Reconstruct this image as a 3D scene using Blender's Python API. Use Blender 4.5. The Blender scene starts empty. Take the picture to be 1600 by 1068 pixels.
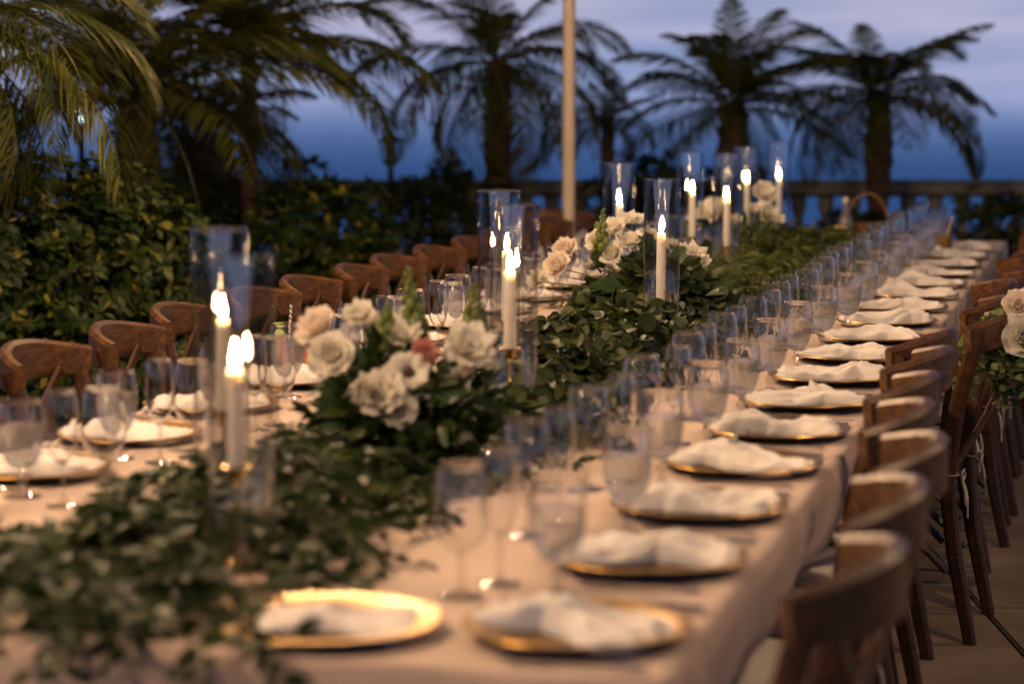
import bpy, bmesh, math, random
import numpy as np
from mathutils import Vector, Matrix, noise as mnoise

random.seed(7); rng = np.random.default_rng(7)
R = math.radians
SC = bpy.context.scene
COL = SC.collection

# ------------------------------------------------------------------ camera
F_PX = 3778.0                      # 85 mm on a 36 mm sensor, in pixels of a 1600 wide frame
HORIZON_Y = 128.0
CAM_Z = 1.54
PITCH = math.atan((534.0 - HORIZON_Y) / F_PX)
cam_data = bpy.data.cameras.new('camera')
cam = bpy.data.objects.new('camera', cam_data); COL.objects.link(cam)
cam.location = (0, 0, CAM_Z)
cam.rotation_euler = (R(90) - PITCH, 0, 0)
cam_data.sensor_width = 36; cam_data.lens = 85
cam_data.clip_start = 0.05; cam_data.clip_end = 90000
cam_data.dof.use_dof = True
cam_data.dof.focus_distance = 6.9
cam_data.dof.aperture_fstop = 2.3
SC.camera = cam

# ------------------------------------------------------------------ sky
world = bpy.data.worlds.new('World'); SC.world = world; world.use_nodes = True
wn = world.node_tree.nodes; wl = world.node_tree.links; wn.clear()
w_out = wn.new('ShaderNodeOutputWorld'); w_bg = wn.new('ShaderNodeBackground')
w_tc = wn.new('ShaderNodeTexCoord'); w_sep = wn.new('ShaderNodeSeparateXYZ')
wl.new(w_tc.outputs['Generated'], w_sep.inputs[0])
# thin dusk cloud banks: noise squeezed in elevation shifts the height at which the colours are read
w_map = wn.new('ShaderNodeMapping'); w_map.inputs['Scale'].default_value = (5, 5, 70)
wl.new(w_tc.outputs['Generated'], w_map.inputs[0])
w_noise = wn.new('ShaderNodeTexNoise'); w_noise.inputs['Scale'].default_value = 1.0
w_noise.inputs['Detail'].default_value = 3
wl.new(w_map.outputs[0], w_noise.inputs[0])
w_ramp = wn.new('ShaderNodeValToRGB')
SKY = [(0.0, (.28, .305, .47)), (0.03, (.36, .345, .48)), (0.09, (.17, .195, .32)),
       (0.22, (.060, .077, .135)), (0.5, (.017, .020, .032)), (1.0, (.010, .012, .019))]
while len(w_ramp.color_ramp.elements) < len(SKY): w_ramp.color_ramp.elements.new(0.5)
for e, (p, c) in zip(w_ramp.color_ramp.elements, SKY): e.position = p; e.color = (*c, 1)
wl.new(w_sep.outputs['Z'], w_ramp.inputs[0])
w_cl = wn.new('ShaderNodeMapRange'); w_cl.inputs[1].default_value = .42; w_cl.inputs[2].default_value = .62
wl.new(w_noise.outputs[0], w_cl.inputs[0])
w_mix = wn.new('ShaderNodeMix'); w_mix.data_type = 'RGBA'; w_mix.blend_type = 'MULTIPLY'
wl.new(w_cl.outputs[0], w_mix.inputs['Factor']); wl.new(w_ramp.outputs[0], w_mix.inputs['A'])
w_mix.inputs['B'].default_value = (.62, .76, .86, 1)
w_sky = wn.new('ShaderNodeTexSky'); w_sky.sky_type = 'NISHITA'; w_sky.sun_disc = False
w_sky.sun_elevation = R(-2.0); w_sky.sun_rotation = R(200)
w_sc = wn.new('ShaderNodeVectorMath'); w_sc.operation = 'SCALE'; w_sc.inputs['Scale'].default_value = 0.05
wl.new(w_sky.outputs[0], w_sc.inputs[0])
w_add = wn.new('ShaderNodeVectorMath'); w_add.operation = 'ADD'
wl.new(w_mix.outputs['Result'], w_add.inputs[0]); wl.new(w_sc.outputs[0], w_add.inputs[1])
wl.new(w_add.outputs[0], w_bg.inputs[0]); w_bg.inputs[1].default_value = 1.35
wl.new(w_bg.outputs[0], w_out.inputs[0])

SC.view_settings.view_transform = 'Standard'; SC.view_settings.look = 'None'
SC.view_settings.exposure = 0.0; SC.view_settings.gamma = 1.0
cy = SC.cycles
cy.max_bounces = 24; cy.diffuse_bounces = 3; cy.glossy_bounces = 4; cy.transmission_bounces = 22
cy.transparent_max_bounces = 40; cy.caustics_reflective = False; cy.caustics_refractive = False
cy.sample_clamp_indirect = 12.0; cy.blur_glossy = 0.5
cy.use_denoising = True
FLAME = 280.0          # emission of a candle flame
BULB = 2450.0           # emission of a festoon bulb

# ------------------------------------------------------------------ coordinates
TH = math.atan((1760 - 800) / F_PX)
U = Vector((math.sin(TH), math.cos(TH), 0)); V = Vector((math.cos(TH), -math.sin(TH), 0))
TABLE_Z = 0.75
def T(s, t, z=TABLE_Z): p = U * s + V * t; return Vector((p.x, p.y, z))
ROT_T = -TH                        # z rotation that takes local +y to the table's long axis
cp, sp = math.cos(PITCH), math.sin(PITCH)
def P(px, py, depth):              # a place in the garden from its bearing, height angle and distance
    x = (px - 800) / F_PX; y = (534 - py) / F_PX
    d = Vector((x, cp + y * sp, -sp + y * cp)); d *= depth / d.y
    return Vector((0, 0, CAM_Z)) + d

# ------------------------------------------------------------------ materials
MATS = {}
def mat(name, base=(.5, .5, .5), rough=.5, metal=0., **kw):
    m = bpy.data.materials.new(name); m.use_nodes = True; MATS[name] = m
    nt = m.node_tree; b = nt.nodes['Principled BSDF']
    b.inputs['Base Color'].default_value = (*base, 1); b.inputs['Roughness'].default_value = rough
    b.inputs['Metallic'].default_value = metal
    for k, v in kw.items(): b.inputs[k].default_value = v
    return m
def nd(m, typ, **kw):
    n = m.node_tree.nodes.new(typ)
    for k, v in kw.items(): setattr(n, k, v)
    return n
def ln(m, a, b): m.node_tree.links.new(a, b)
def bs(m): return m.node_tree.nodes['Principled BSDF']
def ramp(m, fac, stops):
    r = nd(m, 'ShaderNodeValToRGB')
    while len(r.color_ramp.elements) < len(stops): r.color_ramp.elements.new(.5)
    for e, (p, c) in zip(r.color_ramp.elements, stops): e.position = p; e.color = (*c, 1)
    ln(m, fac, r.inputs[0]); return r
def noise_tex(m, scale, detail=4, stretch=(1, 1, 1), coord='Object', rough=.5, dist=0):
    tc = nd(m, 'ShaderNodeTexCoord'); mp = nd(m, 'ShaderNodeMapping'); mp.inputs['Scale'].default_value = stretch
    ln(m, tc.outputs[coord], mp.inputs[0])
    n = nd(m, 'ShaderNodeTexNoise'); n.inputs['Scale'].default_value = scale; n.inputs['Detail'].default_value = detail
    n.inputs['Roughness'].default_value = rough; n.inputs['Distortion'].default_value = dist
    ln(m, mp.outputs[0], n.inputs[0]); return n
def bump(m, h, strength=.3, dist=.01):
    b = nd(m, 'ShaderNodeBump'); b.inputs['Strength'].default_value = strength; b.inputs['Distance'].default_value = dist
    ln(m, h, b.inputs['Height']); ln(m, b.outputs[0], bs(m).inputs['Normal']); return b
def noisy(name, stops, scale, rough=.6, stretch=(1, 1, 1), bstr=.2, bdist=.004, detail=5, metal=0, dist=0, **kw):
    m = mat(name, stops[0][1], rough, metal, **kw); n = noise_tex(m, scale, detail, stretch, dist=dist)
    r = ramp(m, n.outputs[0], stops); ln(m, r.outputs[0], bs(m).inputs['Base Color'])
    if bstr: bump(m, n.outputs[0], bstr, bdist)
    return m
def leafy(name, cols, rough=.45, trans=.22, spec=.22):
    """leaf colour varies from leaf to leaf; a little light passes through the blade"""
    m = mat(name, cols[0][1], rough, **{'Specular IOR Level': spec})
    g = nd(m, 'ShaderNodeNewGeometry'); oi = nd(m, 'ShaderNodeObjectInfo')
    a = nd(m, 'ShaderNodeMath', operation='ADD'); ln(m, g.outputs['Random Per Island'], a.inputs[0]); ln(m, oi.outputs['Random'], a.inputs[1])
    f = nd(m, 'ShaderNodeMath', operation='FRACT'); ln(m, a.outputs[0], f.inputs[0])
    r = ramp(m, f.outputs[0], cols); ln(m, r.outputs[0], bs(m).inputs['Base Color'])
    tr = nd(m, 'ShaderNodeBsdfTranslucent'); ln(m, r.outputs[0], tr.inputs[0])
    mx = nd(m, 'ShaderNodeMixShader'); mx.inputs[0].default_value = trans
    out = m.node_tree.nodes['Material Output']
    ln(m, bs(m).outputs[0], mx.inputs[1]); ln(m, tr.outputs[0], mx.inputs[2]); ln(m, mx.outputs[0], out.inputs[0])
    return m

# linen tablecloth, blush sand
m = mat('tablecloth', (.60, .46, .375), .85, **{'Sheen Weight': .15})
n1 = noise_tex(m, 2.2, 5, (1, 1, 1), rough=.6, dist=.6); n2 = noise_tex(m, 420, 2)
r = ramp(m, n1.outputs[0], [(.3, (.56, .425, .34)), (.7, (.64, .50, .415))]); ln(m, r.outputs[0], bs(m).inputs['Base Color'])
ad = nd(m, 'ShaderNodeMath', operation='MULTIPLY_ADD'); ln(m, n2.outputs[0], ad.inputs[0]); ad.inputs[1].default_value = .03; ln(m, n1.outputs[0], ad.inputs[2])
bump(m, ad.outputs[0], .55, .02)
m = mat('napkin', (.84, .80, .76), .8, **{'Sheen Weight': .2})
n2 = noise_tex(m, 60, 4); bump(m, n2.outputs[0], .35, .004)
m = mat('gold', (.62, .36, .09), .33, .92)
n1 = noise_tex(m, 30, 3); r = ramp(m, n1.outputs[0], [(.3, (.46, .25, .055)), (.7, (.60, .36, .10))]); ln(m, r.outputs[0], bs(m).inputs['Base Color']); bump(m, n1.outputs[0], .08, .003)
noisy('brass', [(.3, (.55, .36, .10)), (.7, (.74, .52, .20))], 25, .26, bstr=.05, metal=1)
noisy('steel', [(.3, (.55, .53, .50)), (.7, (.68, .66, .62))], 30, .2, bstr=.03, metal=1)
m = mat('wax', (.90, .85, .76), .45, **{'Subsurface Weight': 1.0, 'Subsurface Scale': .02})
bs(m).inputs['Subsurface Radius'].default_value = (1, .82, .62)
mat('wick', (.02, .015, .01), .9)
noisy('wood', [(.25, (.018, .006, .0015)), (.5, (.052, .019, .004)), (.75, (.11, .042, .010))], 9, .36, (1, 1, 8), .25, .003, detail=6, dist=1.2)
noisy('wood_rail', [(.25, (.024, .009, .002)), (.5, (.082, .033, .0075)), (.75, (.18, .080, .020))], 9, .38, (.9, 6, 9), .25, .003, detail=6, dist=1.2)
noisy('cushion', [(.3, (.70, .65, .59)), (.7, (.80, .75, .69))], 8, .85, bstr=.4, bdist=.01)
noisy('ribbon', [(.3, (.62, .55, .44)), (.7, (.72, .65, .54))], 40, .7, bstr=.1)
def glass_mat(name, tint=(.985, .985, .985), edge=4.0, base=.045, rough=.02, wav=None, top=.85, edge_tint=(1, 1, 1)):
    m = bpy.data.materials.new(name); m.use_nodes = True; MATS[name] = m
    nt = m.node_tree; nt.nodes.remove(bs(m))
    tr = nd(m, 'ShaderNodeBsdfTransparent'); tr.inputs[0].default_value = (*tint, 1)
    gl = nd(m, 'ShaderNodeBsdfAnisotropic'); gl.inputs['Roughness'].default_value = rough
    lw = nd(m, 'ShaderNodeLayerWeight'); lw.inputs[0].default_value = .5
    pw = nd(m, 'ShaderNodeMath', operation='POWER'); pw.inputs[1].default_value = edge; ln(m, lw.outputs['Facing'], pw.inputs[0])
    mr = nd(m, 'ShaderNodeMapRange'); mr.inputs[3].default_value = base; mr.inputs[4].default_value = top; ln(m, pw.outputs[0], mr.inputs[0])
    p2 = nd(m, 'ShaderNodeMath', operation='POWER'); p2.inputs[1].default_value = edge + 2; ln(m, lw.outputs['Facing'], p2.inputs[0])
    tn = ramp(m, p2.outputs[0], [(0, tint), (1, edge_tint)]); ln(m, tn.outputs[0], tr.inputs[0])      # longer way through the glass at its edges
    mx = nd(m, 'ShaderNodeMixShader'); ln(m, mr.outputs[0], mx.inputs[0]); ln(m, tr.outputs[0], mx.inputs[1]); ln(m, gl.outputs[0], mx.inputs[2])
    if wav:
        n = noise_tex(m, wav[0], 2, wav[1]); b = nd(m, 'ShaderNodeBump'); b.inputs['Strength'].default_value = wav[2]; b.inputs['Distance'].default_value = .01
        ln(m, n.outputs[0], b.inputs['Height']); ln(m, b.outputs[0], gl.inputs['Normal']); ln(m, b.outputs[0], lw.inputs['Normal'])
    ln(m, mx.outputs[0], nt.nodes['Material Output'].inputs[0]); return m
glass_mat('hurricane_glass', (.99, .99, .985), 3.4, .085, .02, (11, (1, 1, .16), .5), .7, (.5, .5, .48))
glass_mat('goblet_glass', (.985, .985, .98), 4.0, .055, .02, (14, (1, 1, .5), .25), .5, (.32, .30, .27))
glass_mat('stem_glass', (.97, .97, .96), 2.2, .14, .03, None, .75, (.5, .48, .45))
m = bpy.data.materials.new('solid_glass'); m.use_nodes = True; MATS['solid_glass'] = m
m.node_tree.nodes.remove(bs(m)); g = nd(m, 'ShaderNodeBsdfGlass'); g.inputs['IOR'].default_value = 1.48; g.inputs['Roughness'].default_value = .02
ln(m, g.outputs[0], m.node_tree.nodes['Material Output'].inputs[0])
m = bpy.data.materials.new('water'); m.use_nodes = True; MATS['water'] = m
m.node_tree.nodes.remove(bs(m)); g = nd(m, 'ShaderNodeBsdfGlass'); g.inputs['IOR'].default_value = 1.33; g.inputs['Roughness'].default_value = .12
tr = nd(m, 'ShaderNodeBsdfTransparent'); mx = nd(m, 'ShaderNodeMixShader'); mx.inputs[0].default_value = .4; ln(m, tr.outputs[0], mx.inputs[1]); ln(m, g.outputs[0], mx.inputs[2])
ln(m, mx.outputs[0], m.node_tree.nodes['Material Output'].inputs[0])
# iced water: the bowl is misted with condensation up to the water line
m = bpy.data.materials.new('misted_glass'); m.use_nodes = True; MATS['misted_glass'] = m; m.node_tree.nodes.remove(bs(m))
g = nd(m, 'ShaderNodeBsdfGlass'); g.inputs['IOR'].default_value = 1.48; g.inputs['Roughness'].default_value = .02
df = nd(m, 'ShaderNodeBsdfTranslucent'); df.inputs[0].default_value = (.86, .85, .84, 1); d2 = nd(m, 'ShaderNodeBsdfDiffuse'); d2.inputs[0].default_value = (.80, .79, .79, 1)
m1 = nd(m, 'ShaderNodeMixShader'); m1.inputs[0].default_value = .5; ln(m, df.outputs[0], m1.inputs[1]); ln(m, d2.outputs[0], m1.inputs[2])
tc = nd(m, 'ShaderNodeTexCoord'); sx = nd(m, 'ShaderNodeSeparateXYZ'); ln(m, tc.outputs['Object'], sx.inputs[0])
n_ = noise_tex(m, 55, 4); ns = nd(m, 'ShaderNodeMath', operation='MULTIPLY_ADD'); ln(m, n_.outputs[0], ns.inputs[0]); ns.inputs[1].default_value = .006; ln(m, sx.outputs[2], ns.inputs[2])
mr = nd(m, 'ShaderNodeMapRange'); mr.inputs[1].default_value = .138; mr.inputs[2].default_value = .144; mr.inputs[3].default_value = 1; mr.inputs[4].default_value = 0; ln(m, ns.outputs[0], mr.inputs[0])
tr = nd(m, 'ShaderNodeBsdfTransparent'); m2 = nd(m, 'ShaderNodeMixShader'); m2.inputs[0].default_value = .13; ln(m, tr.outputs[0], m2.inputs[1]); ln(m, m1.outputs[0], m2.inputs[2])
m3 = nd(m, 'ShaderNodeMixShader'); ln(m, mr.outputs[0], m3.inputs[0]); ln(m, g.outputs[0], m3.inputs[1]); ln(m, m2.outputs[0], m3.inputs[2])
ln(m, m3.outputs[0], m.node_tree.nodes['Material Output'].inputs[0])
m = mat('drink', (.62, .16, .04), .1, **{'Transmission Weight': .55, 'IOR': 1.33})
m = mat('amber_drink', (.36, .20, .06), .25, **{'Transmission Weight': .3, 'IOR': 1.33})
mat('lime_peel', (.20, .30, .04), .4); mat('lime_flesh', (.52, .58, .20), .4)
m = mat('straw', (.8, .76, .7), .5); tc = nd(m, 'ShaderNodeTexCoord'); wv = nd(m, 'ShaderNodeTexWave', bands_direction='DIAGONAL'); wv.inputs['Scale'].default_value = 45
ln(m, tc.outputs['Object'], wv.inputs[0]); r = ramp(m, wv.outputs[0], [(.45, (.82, .79, .73)), (.55, (.10, .08, .07))]); ln(m, r.outputs[0], bs(m).inputs['Base Color'])
noisy('bamboo', [(.3, (.42, .28, .12)), (.7, (.55, .38, .18))], 20, .5, (1, 1, 5))
def emit(name, col, s):
    m = bpy.data.materials.new(name); m.use_nodes = True; MATS[name] = m; m.node_tree.nodes.remove(bs(m))
    e = nd(m, 'ShaderNodeEmission'); e.inputs[0].default_value = (*col, 1); e.inputs[1].default_value = s
    ln(m, e.outputs[0], m.node_tree.nodes['Material Output'].inputs[0]); return m
emit('flame', (1., .58, .28), FLAME)
emit('bulb', (1., .63, .36), BULB)
emit('lantern_glow', (.75, .95, 1.), 6.0)
leafy('eucalyptus', [(.0, (.016, .030, .009)), (.5, (.034, .055, .017)), (.85, (.06, .082, .027)), (1., (.11, .12, .045))], .45)
leafy('ruscus', [(.0, (.008, .020, .004)), (.5, (.016, .036, .006)), (.85, (.032, .056, .010)), (1., (.06, .08, .016))], .45)
leafy('fern', [(.0, (.026, .048, .012)), (.5, (.06, .09, .02)), (1., (.13, .15, .035))], .5)
leafy('salal', [(.0, (.018, .038, .016)), (1., (.04, .075, .028))], .35, .1)
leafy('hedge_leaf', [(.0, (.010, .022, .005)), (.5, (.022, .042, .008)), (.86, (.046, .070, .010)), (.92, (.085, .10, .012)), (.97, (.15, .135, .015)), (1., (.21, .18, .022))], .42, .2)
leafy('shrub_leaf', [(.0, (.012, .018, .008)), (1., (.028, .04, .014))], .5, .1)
leafy('palm_leaf', [(.0, (.022, .030, .006)), (.5, (.046, .056, .010)), (1., (.10, .10, .019))], .4, .18)
noisy('palm_trunk', [(.3, (.025, .014, .008)), (.7, (.085, .046, .024))], 14, .9, (1, 1, 1.6), .9, .03)
noisy('stem', [(.3, (.09, .11, .04)), (.7, (.16, .15, .06))], 30, .6)
noisy('twig', [(.3, (.04, .028, .016)), (.7, (.08, .055, .03))], 20, .8)
def petal(name, a, b, tr=.25):
    m = mat(name, a, .55); n = noise_tex(m, 30, 3); r = ramp(m, n.outputs[0], [(.3, a), (.7, b)]); ln(m, r.outputs[0], bs(m).inputs['Base Color'])
    t = nd(m, 'ShaderNodeBsdfTranslucent'); ln(m, r.outputs[0], t.inputs[0]); mx = nd(m, 'ShaderNodeMixShader'); mx.inputs[0].default_value = tr
    ln(m, bs(m).outputs[0], mx.inputs[1]); ln(m, t.outputs[0], mx.inputs[2]); ln(m, mx.outputs[0], m.node_tree.nodes['Material Output'].inputs[0])
petal('white_petal', (.82, .78, .66), (.88, .85, .76), .35)
petal('pink_petal', (.62, .27, .22), (.72, .38, .31))
petal('blush_petal', (.84, .73, .60), (.87, .79, .68), .35)
petal('bud_green', (.12, .17, .03), (.22, .27, .06))
mat('flower_eye', (.05, .015, .02), .6); mat('flower_heart', (.35, .30, .10), .6)
noisy('bowl_copper', [(.3, (.16, .06, .025)), (.7, (.27, .11, .045))], 12, .35, metal=.35)
m = noisy('paver', [(.25, (.17, .128, .092)), (.5, (.29, .222, .165)), (.75, (.43, .34, .26))], 3.2, .8, detail=9, bstr=.5, bdist=.006)
noisy('joint', [(.3, (.018, .014, .011)), (.7, (.04, .032, .025))], 30, .95)
noisy('soil', [(.3, (.02, .014, .009)), (.7, (.05, .035, .022))], 12, .95, bstr=.8, bdist=.03)
noisy('stone', [(.3, (.11, .10, .088)), (.7, (.17, .155, .135))], 9, .85, bstr=.3)
noisy('pole_paint', [(.3, (.46, .38, .27)), (.7, (.56, .47, .35))], 12, .55, (1, 1, .3), .05)
mat('black_metal', (.012, .012, .013), .45, .6)
noisy('cable', [(.3, (.012, .012, .012)), (.7, (.02, .02, .02))], 50, .6)
noisy('wicker', [(.3, (.12, .055, .022)), (.7, (.26, .13, .055))], 60, .6, (1, 1, 3), .6, .004)
mat('bottle_glass', (.6, .62, .62), .08, **{'Transmission Weight': .8, 'IOR': 1.45})
# sea: wind ripple close in, calmer offshore
m = mat('sea_water', (.09, .42, 1.0), .22, .9)
n1 = noise_tex(m, .35, 5, (1, 1.8, 1), 'Object', rough=.65)
g = nd(m, 'ShaderNodeNewGeometry'); sx = nd(m, 'ShaderNodeSeparateXYZ'); ln(m, g.outputs['Position'], sx.inputs[0])
dv = nd(m, 'ShaderNodeMath', operation='DIVIDE'); dv.inputs[0].default_value = 300; ln(m, sx.outputs[1], dv.inputs[1])
mr = nd(m, 'ShaderNodeMapRange', interpolation_type='SMOOTHSTEP'); mr.inputs[1].default_value = .05; mr.inputs[2].default_value = 1.7; mr.inputs[3].default_value = 0; mr.inputs[4].default_value = .55
ln(m, dv.outputs[0], mr.inputs[0]); b_ = bump(m, n1.outputs[0], .8, 1.4); ln(m, mr.outputs[0], b_.inputs['Strength'])
rr = nd(m, 'ShaderNodeMath', operation='MULTIPLY_ADD'); ln(m, mr.outputs[0], rr.inputs[0]); rr.inputs[1].default_value = .3; rr.inputs[2].default_value = .02
# reflected-sky fade painted into the gloss tint: blue close in, pale offshore
gs = nd(m, 'ShaderNodeBsdfAnisotropic'); ln(m, rr.outputs[0], gs.inputs['Roughness']); ln(m, b_.outputs[0], gs.inputs['Normal'])
cr = ramp(m, mr.outputs[0], [(0, (.92, .95, 1.)), (.22, (.50, .72, .98)), (.55, (.22, .50, .86))]); ln(m, cr.outputs[0], gs.inputs['Color'])
ln(m, gs.outputs[0], m.node_tree.nodes['Material Output'].inputs[0])

# ------------------------------------------------------------------ mesh helpers
def new_mesh(name, verts, faces, smooth=True):
    me = bpy.data.meshes.new(name); me.from_pydata([tuple(v) for v in verts], [], faces); me.update()
    if smooth: me.polygons.foreach_set('use_smooth', [True] * len(me.polygons))
    return me
class MB:
    def __init__(s): s.v = []; s.f = []
    def add(s, v, f):
        o = len(s.v); s.v += [tuple(x) for x in v]; s.f += [tuple(i + o for i in q) for q in f]; return s
    def box(s, c, d, rz=0):
        cx, cy_, cz = c; a, b, h = d[0] / 2, d[1] / 2, d[2] / 2; ca, sa = math.cos(rz), math.sin(rz)
        v = [(cx + x * ca - y * sa, cy_ + x * sa + y * ca, cz + z) for z in (-h, h) for x, y in ((-a, -b), (a, -b), (a, b), (-a, b))]
        return s.add(v, [(3, 2, 1, 0), (4, 5, 6, 7), (0, 1, 5, 4), (1, 2, 6, 5), (2, 3, 7, 6), (3, 0, 4, 7)])
    def lathe(s, prof, n=24, c=(0, 0, 0), closed=False):
        v = []; f = []
        for r_, z in prof:
            for k in range(n):
                a = 2 * math.pi * k / n; v.append((c[0] + r_ * math.cos(a), c[1] + r_ * math.sin(a), c[2] + z))
        m_ = len(prof)
        for i in range(m_ if closed else m_ - 1):
            j = (i + 1) % m_
            for k in range(n):
                k2 = (k + 1) % n; f.append((i * n + k, i * n + k2, j * n + k2, j * n + k))
        return s.add(v, f)
    def sweep(s, pts, secs, up=Vector((0, 0, 1)), cap=True):
        """section polygons (lists of 2D offsets, one per point or one for all) swept along pts"""
        pts = [Vector(p) for p in pts]; n = len(pts)
        if not isinstance(secs[0][0], (list, tuple)): secs = [secs] * n
        k = len(secs[0]); v = []; f = []
        for i, p in enumerate(pts):
            t = (pts[min(i + 1, n - 1)] - pts[max(i - 1, 0)]).normalized()
            a = t.cross(up)
            if a.length < 1e-4: a = t.cross(Vector((0, 1, 0)))
            a.normalize(); b = a.cross(t)
            v += [p + a * x + b * y for x, y in secs[i]]
        for i in range(n - 1):
            for q in range(k):
                q2 = (q + 1) % k; f.append((i * k + q, i * k + q2, (i + 1) * k + q2, (i + 1) * k + q))
        if cap: f.append(tuple(range(k - 1, -1, -1))); f.append(tuple((n - 1) * k + q for q in range(k)))
        return s.add(v, f)
    def tube(s, pts, rad, k=8, **kw):
        n = len(pts); rs = rad if isinstance(rad, (list, tuple)) else [rad] * n
        return s.sweep(pts, [[(r_ * math.cos(2 * math.pi * q / k), r_ * math.sin(2 * math.pi * q / k)) for q in range(k)] for r_ in rs], **kw)
    def ball(s, c, r_, n=8, sc=(1, 1, 1)):
        prof = [(max(.001, math.sin(math.pi * i / n)), -math.cos(math.pi * i / n)) for i in range(n + 1)]
        o = len(s.v); s.lathe(prof, n)
        for i in range(o, len(s.v)):
            x, y, z = s.v[i]; s.v[i] = (c[0] + x * r_ * sc[0], c[1] + y * r_ * sc[1], c[2] + z * r_ * sc[2])
        return s
    def mesh(s, name, smooth=True, bevel=0):
        me = new_mesh(name, s.v, s.f, smooth)
        if smooth:
            try: me.set_sharp_from_angle(angle=R(40))
            except Exception: pass
        return me
def rsec(a, b, r_=.25):            # rounded rectangle section, half sizes a, b
    c = min(a, b) * r_ * 2; return [(a, -b + c), (a, b - c), (a - c, b), (-a + c, b), (-a, b - c), (-a, -b + c), (-a + c, -b), (a - c, -b)]
def obj(name, me, mt, parent=None, loc=(0, 0, 0), rot=(0, 0, 0), scale=(1, 1, 1), M=None):
    o = bpy.data.objects.new(name, me); COL.objects.link(o)
    if mt and not me.materials: me.materials.append(MATS[mt])
    if parent: o.parent = parent
    if M is not None: o.matrix_basis = M
    else: o.location = loc; o.rotation_euler = rot; o.scale = scale
    return o
def tag(o, label=None, cat=None, group=None, kind=None):
    for k, v in (('label', label), ('category', cat), ('group', group), ('kind', kind)):
        if v: o[k] = v
    return o
def thing(name, label, cat, loc=(0, 0, 0), rz=0, group=None, scale=1):
    o = bpy.data.objects.new(name, None); COL.objects.link(o); o.location = loc; o.rotation_euler = (0, 0, rz); o.scale = (scale,) * 3
    o.empty_display_size = .1
    return tag(o, label, cat, group)
def dup(root, loc, rz, label=None, group=None, scale=None):
    r_ = root.copy(); COL.objects.link(r_); r_.location = loc; r_.rotation_euler = (0, 0, rz)
    if scale: r_.scale = (scale,) * 3
    if label: r_['label'] = label
    if group: r_['group'] = group
    for ch in list(root.children):
        c = ch.copy(); COL.objects.link(c); c.parent = r_
        for g_ in ch.children:
            d = g_.copy(); COL.objects.link(d); d.parent = c
    return r_
def instanced_mesh(name, bv, bf, Ms):
    """many small leaves as one mesh: base quads moved by 4x4 matrices"""
    bv = np.asarray(bv, float); bf = np.asarray(bf, int); Ms = np.asarray(Ms, float)
    v = np.einsum('nij,kj->nki', Ms[:, :3, :3], bv) + Ms[:, None, :3, 3]
    N, K = v.shape[:2]; f = (bf[None] + (np.arange(N) * K)[:, None, None]).reshape(-1, bf.shape[1])
    me = bpy.data.meshes.new(name); me.vertices.add(N * K); me.vertices.foreach_set('co', v.reshape(-1).astype(np.float32))
    me.loops.add(f.size); me.loops.foreach_set('vertex_index', f.reshape(-1).astype(np.int32))
    me.polygons.add(len(f)); me.polygons.foreach_set('loop_start', np.arange(0, f.size, f.shape[1], dtype=np.int32))
    me.update(calc_edges=True); me.polygons.foreach_set('use_smooth', np.ones(len(f), bool)); return me
def leaf_base(L, W, shape='oval', rows=4, fold=.25, curl=.2):
    """leaf along +y, blade in xy, three columns folded along the midrib"""
    v = []; f = []
    for i in range(rows + 1):
        u = i / rows
        w = {'oval': math.sin(math.pi * min(max(u, .03), .97)) ** .8,
             'round': math.sqrt(max(.02, 1 - (2 * u - 1.0) ** 2)),
             'obovate': math.sin(math.pi * min(max(u, .03), .97) ** 1.5) ** .8 + .04,
             'strap': (1 - u) ** .5 * .9 + .06}[shape] * W / 2
        z = -curl * L * u * u
        v += [(-w, u * L, z + fold * w), (0, u * L, z), (w, u * L, z + fold * w)]
        if i: o = (i - 1) * 3; f += [(o, o + 1, o + 4, o + 3), (o + 1, o + 2, o + 5, o + 4)]
    return v, f
def leaf_matrix(p, axis, normal, sc=1.0):
    y = Vector(axis).normalized(); n = Vector(normal); x = y.cross(n)
    if x.length < 1e-4: x = y.orthogonal()
    x.normalize(); z = x.cross(y)
    return np.array([[x.x * sc, y.x * sc, z.x * sc, p[0]], [x.y * sc, y.y * sc, z.y * sc, p[1]], [x.z * sc, y.z * sc, z.z * sc, p[2]], [0, 0, 0, 1]])
def rv(a=1.0): return Vector((random.uniform(-a, a), random.uniform(-a, a), random.uniform(-a, a)))
def plant_leaves(parent, base, Ms, mt, n_single, score, name='leaf'):
    """the leaves that show largest are parts of their own, the rest one mass"""
    Ms = np.asarray(Ms); order = np.argsort(-np.array([score(m_) for m_ in Ms]))
    one = new_mesh(name, *base); one.materials.append(MATS[mt])
    inv = np.array(parent.matrix_basis.inverted()) if parent.parent is None else np.eye(4)
    for i in order[:n_single]: obj(name, one, mt, parent, M=Matrix((inv @ Ms[i]).tolist()))
    rest = order[n_single:]
    if len(rest):
        o = obj('foliage', instanced_mesh('foliage', *base, np.array([inv @ Ms[i] for i in rest])), mt, parent); o['kind'] = 'stuff'

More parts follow.
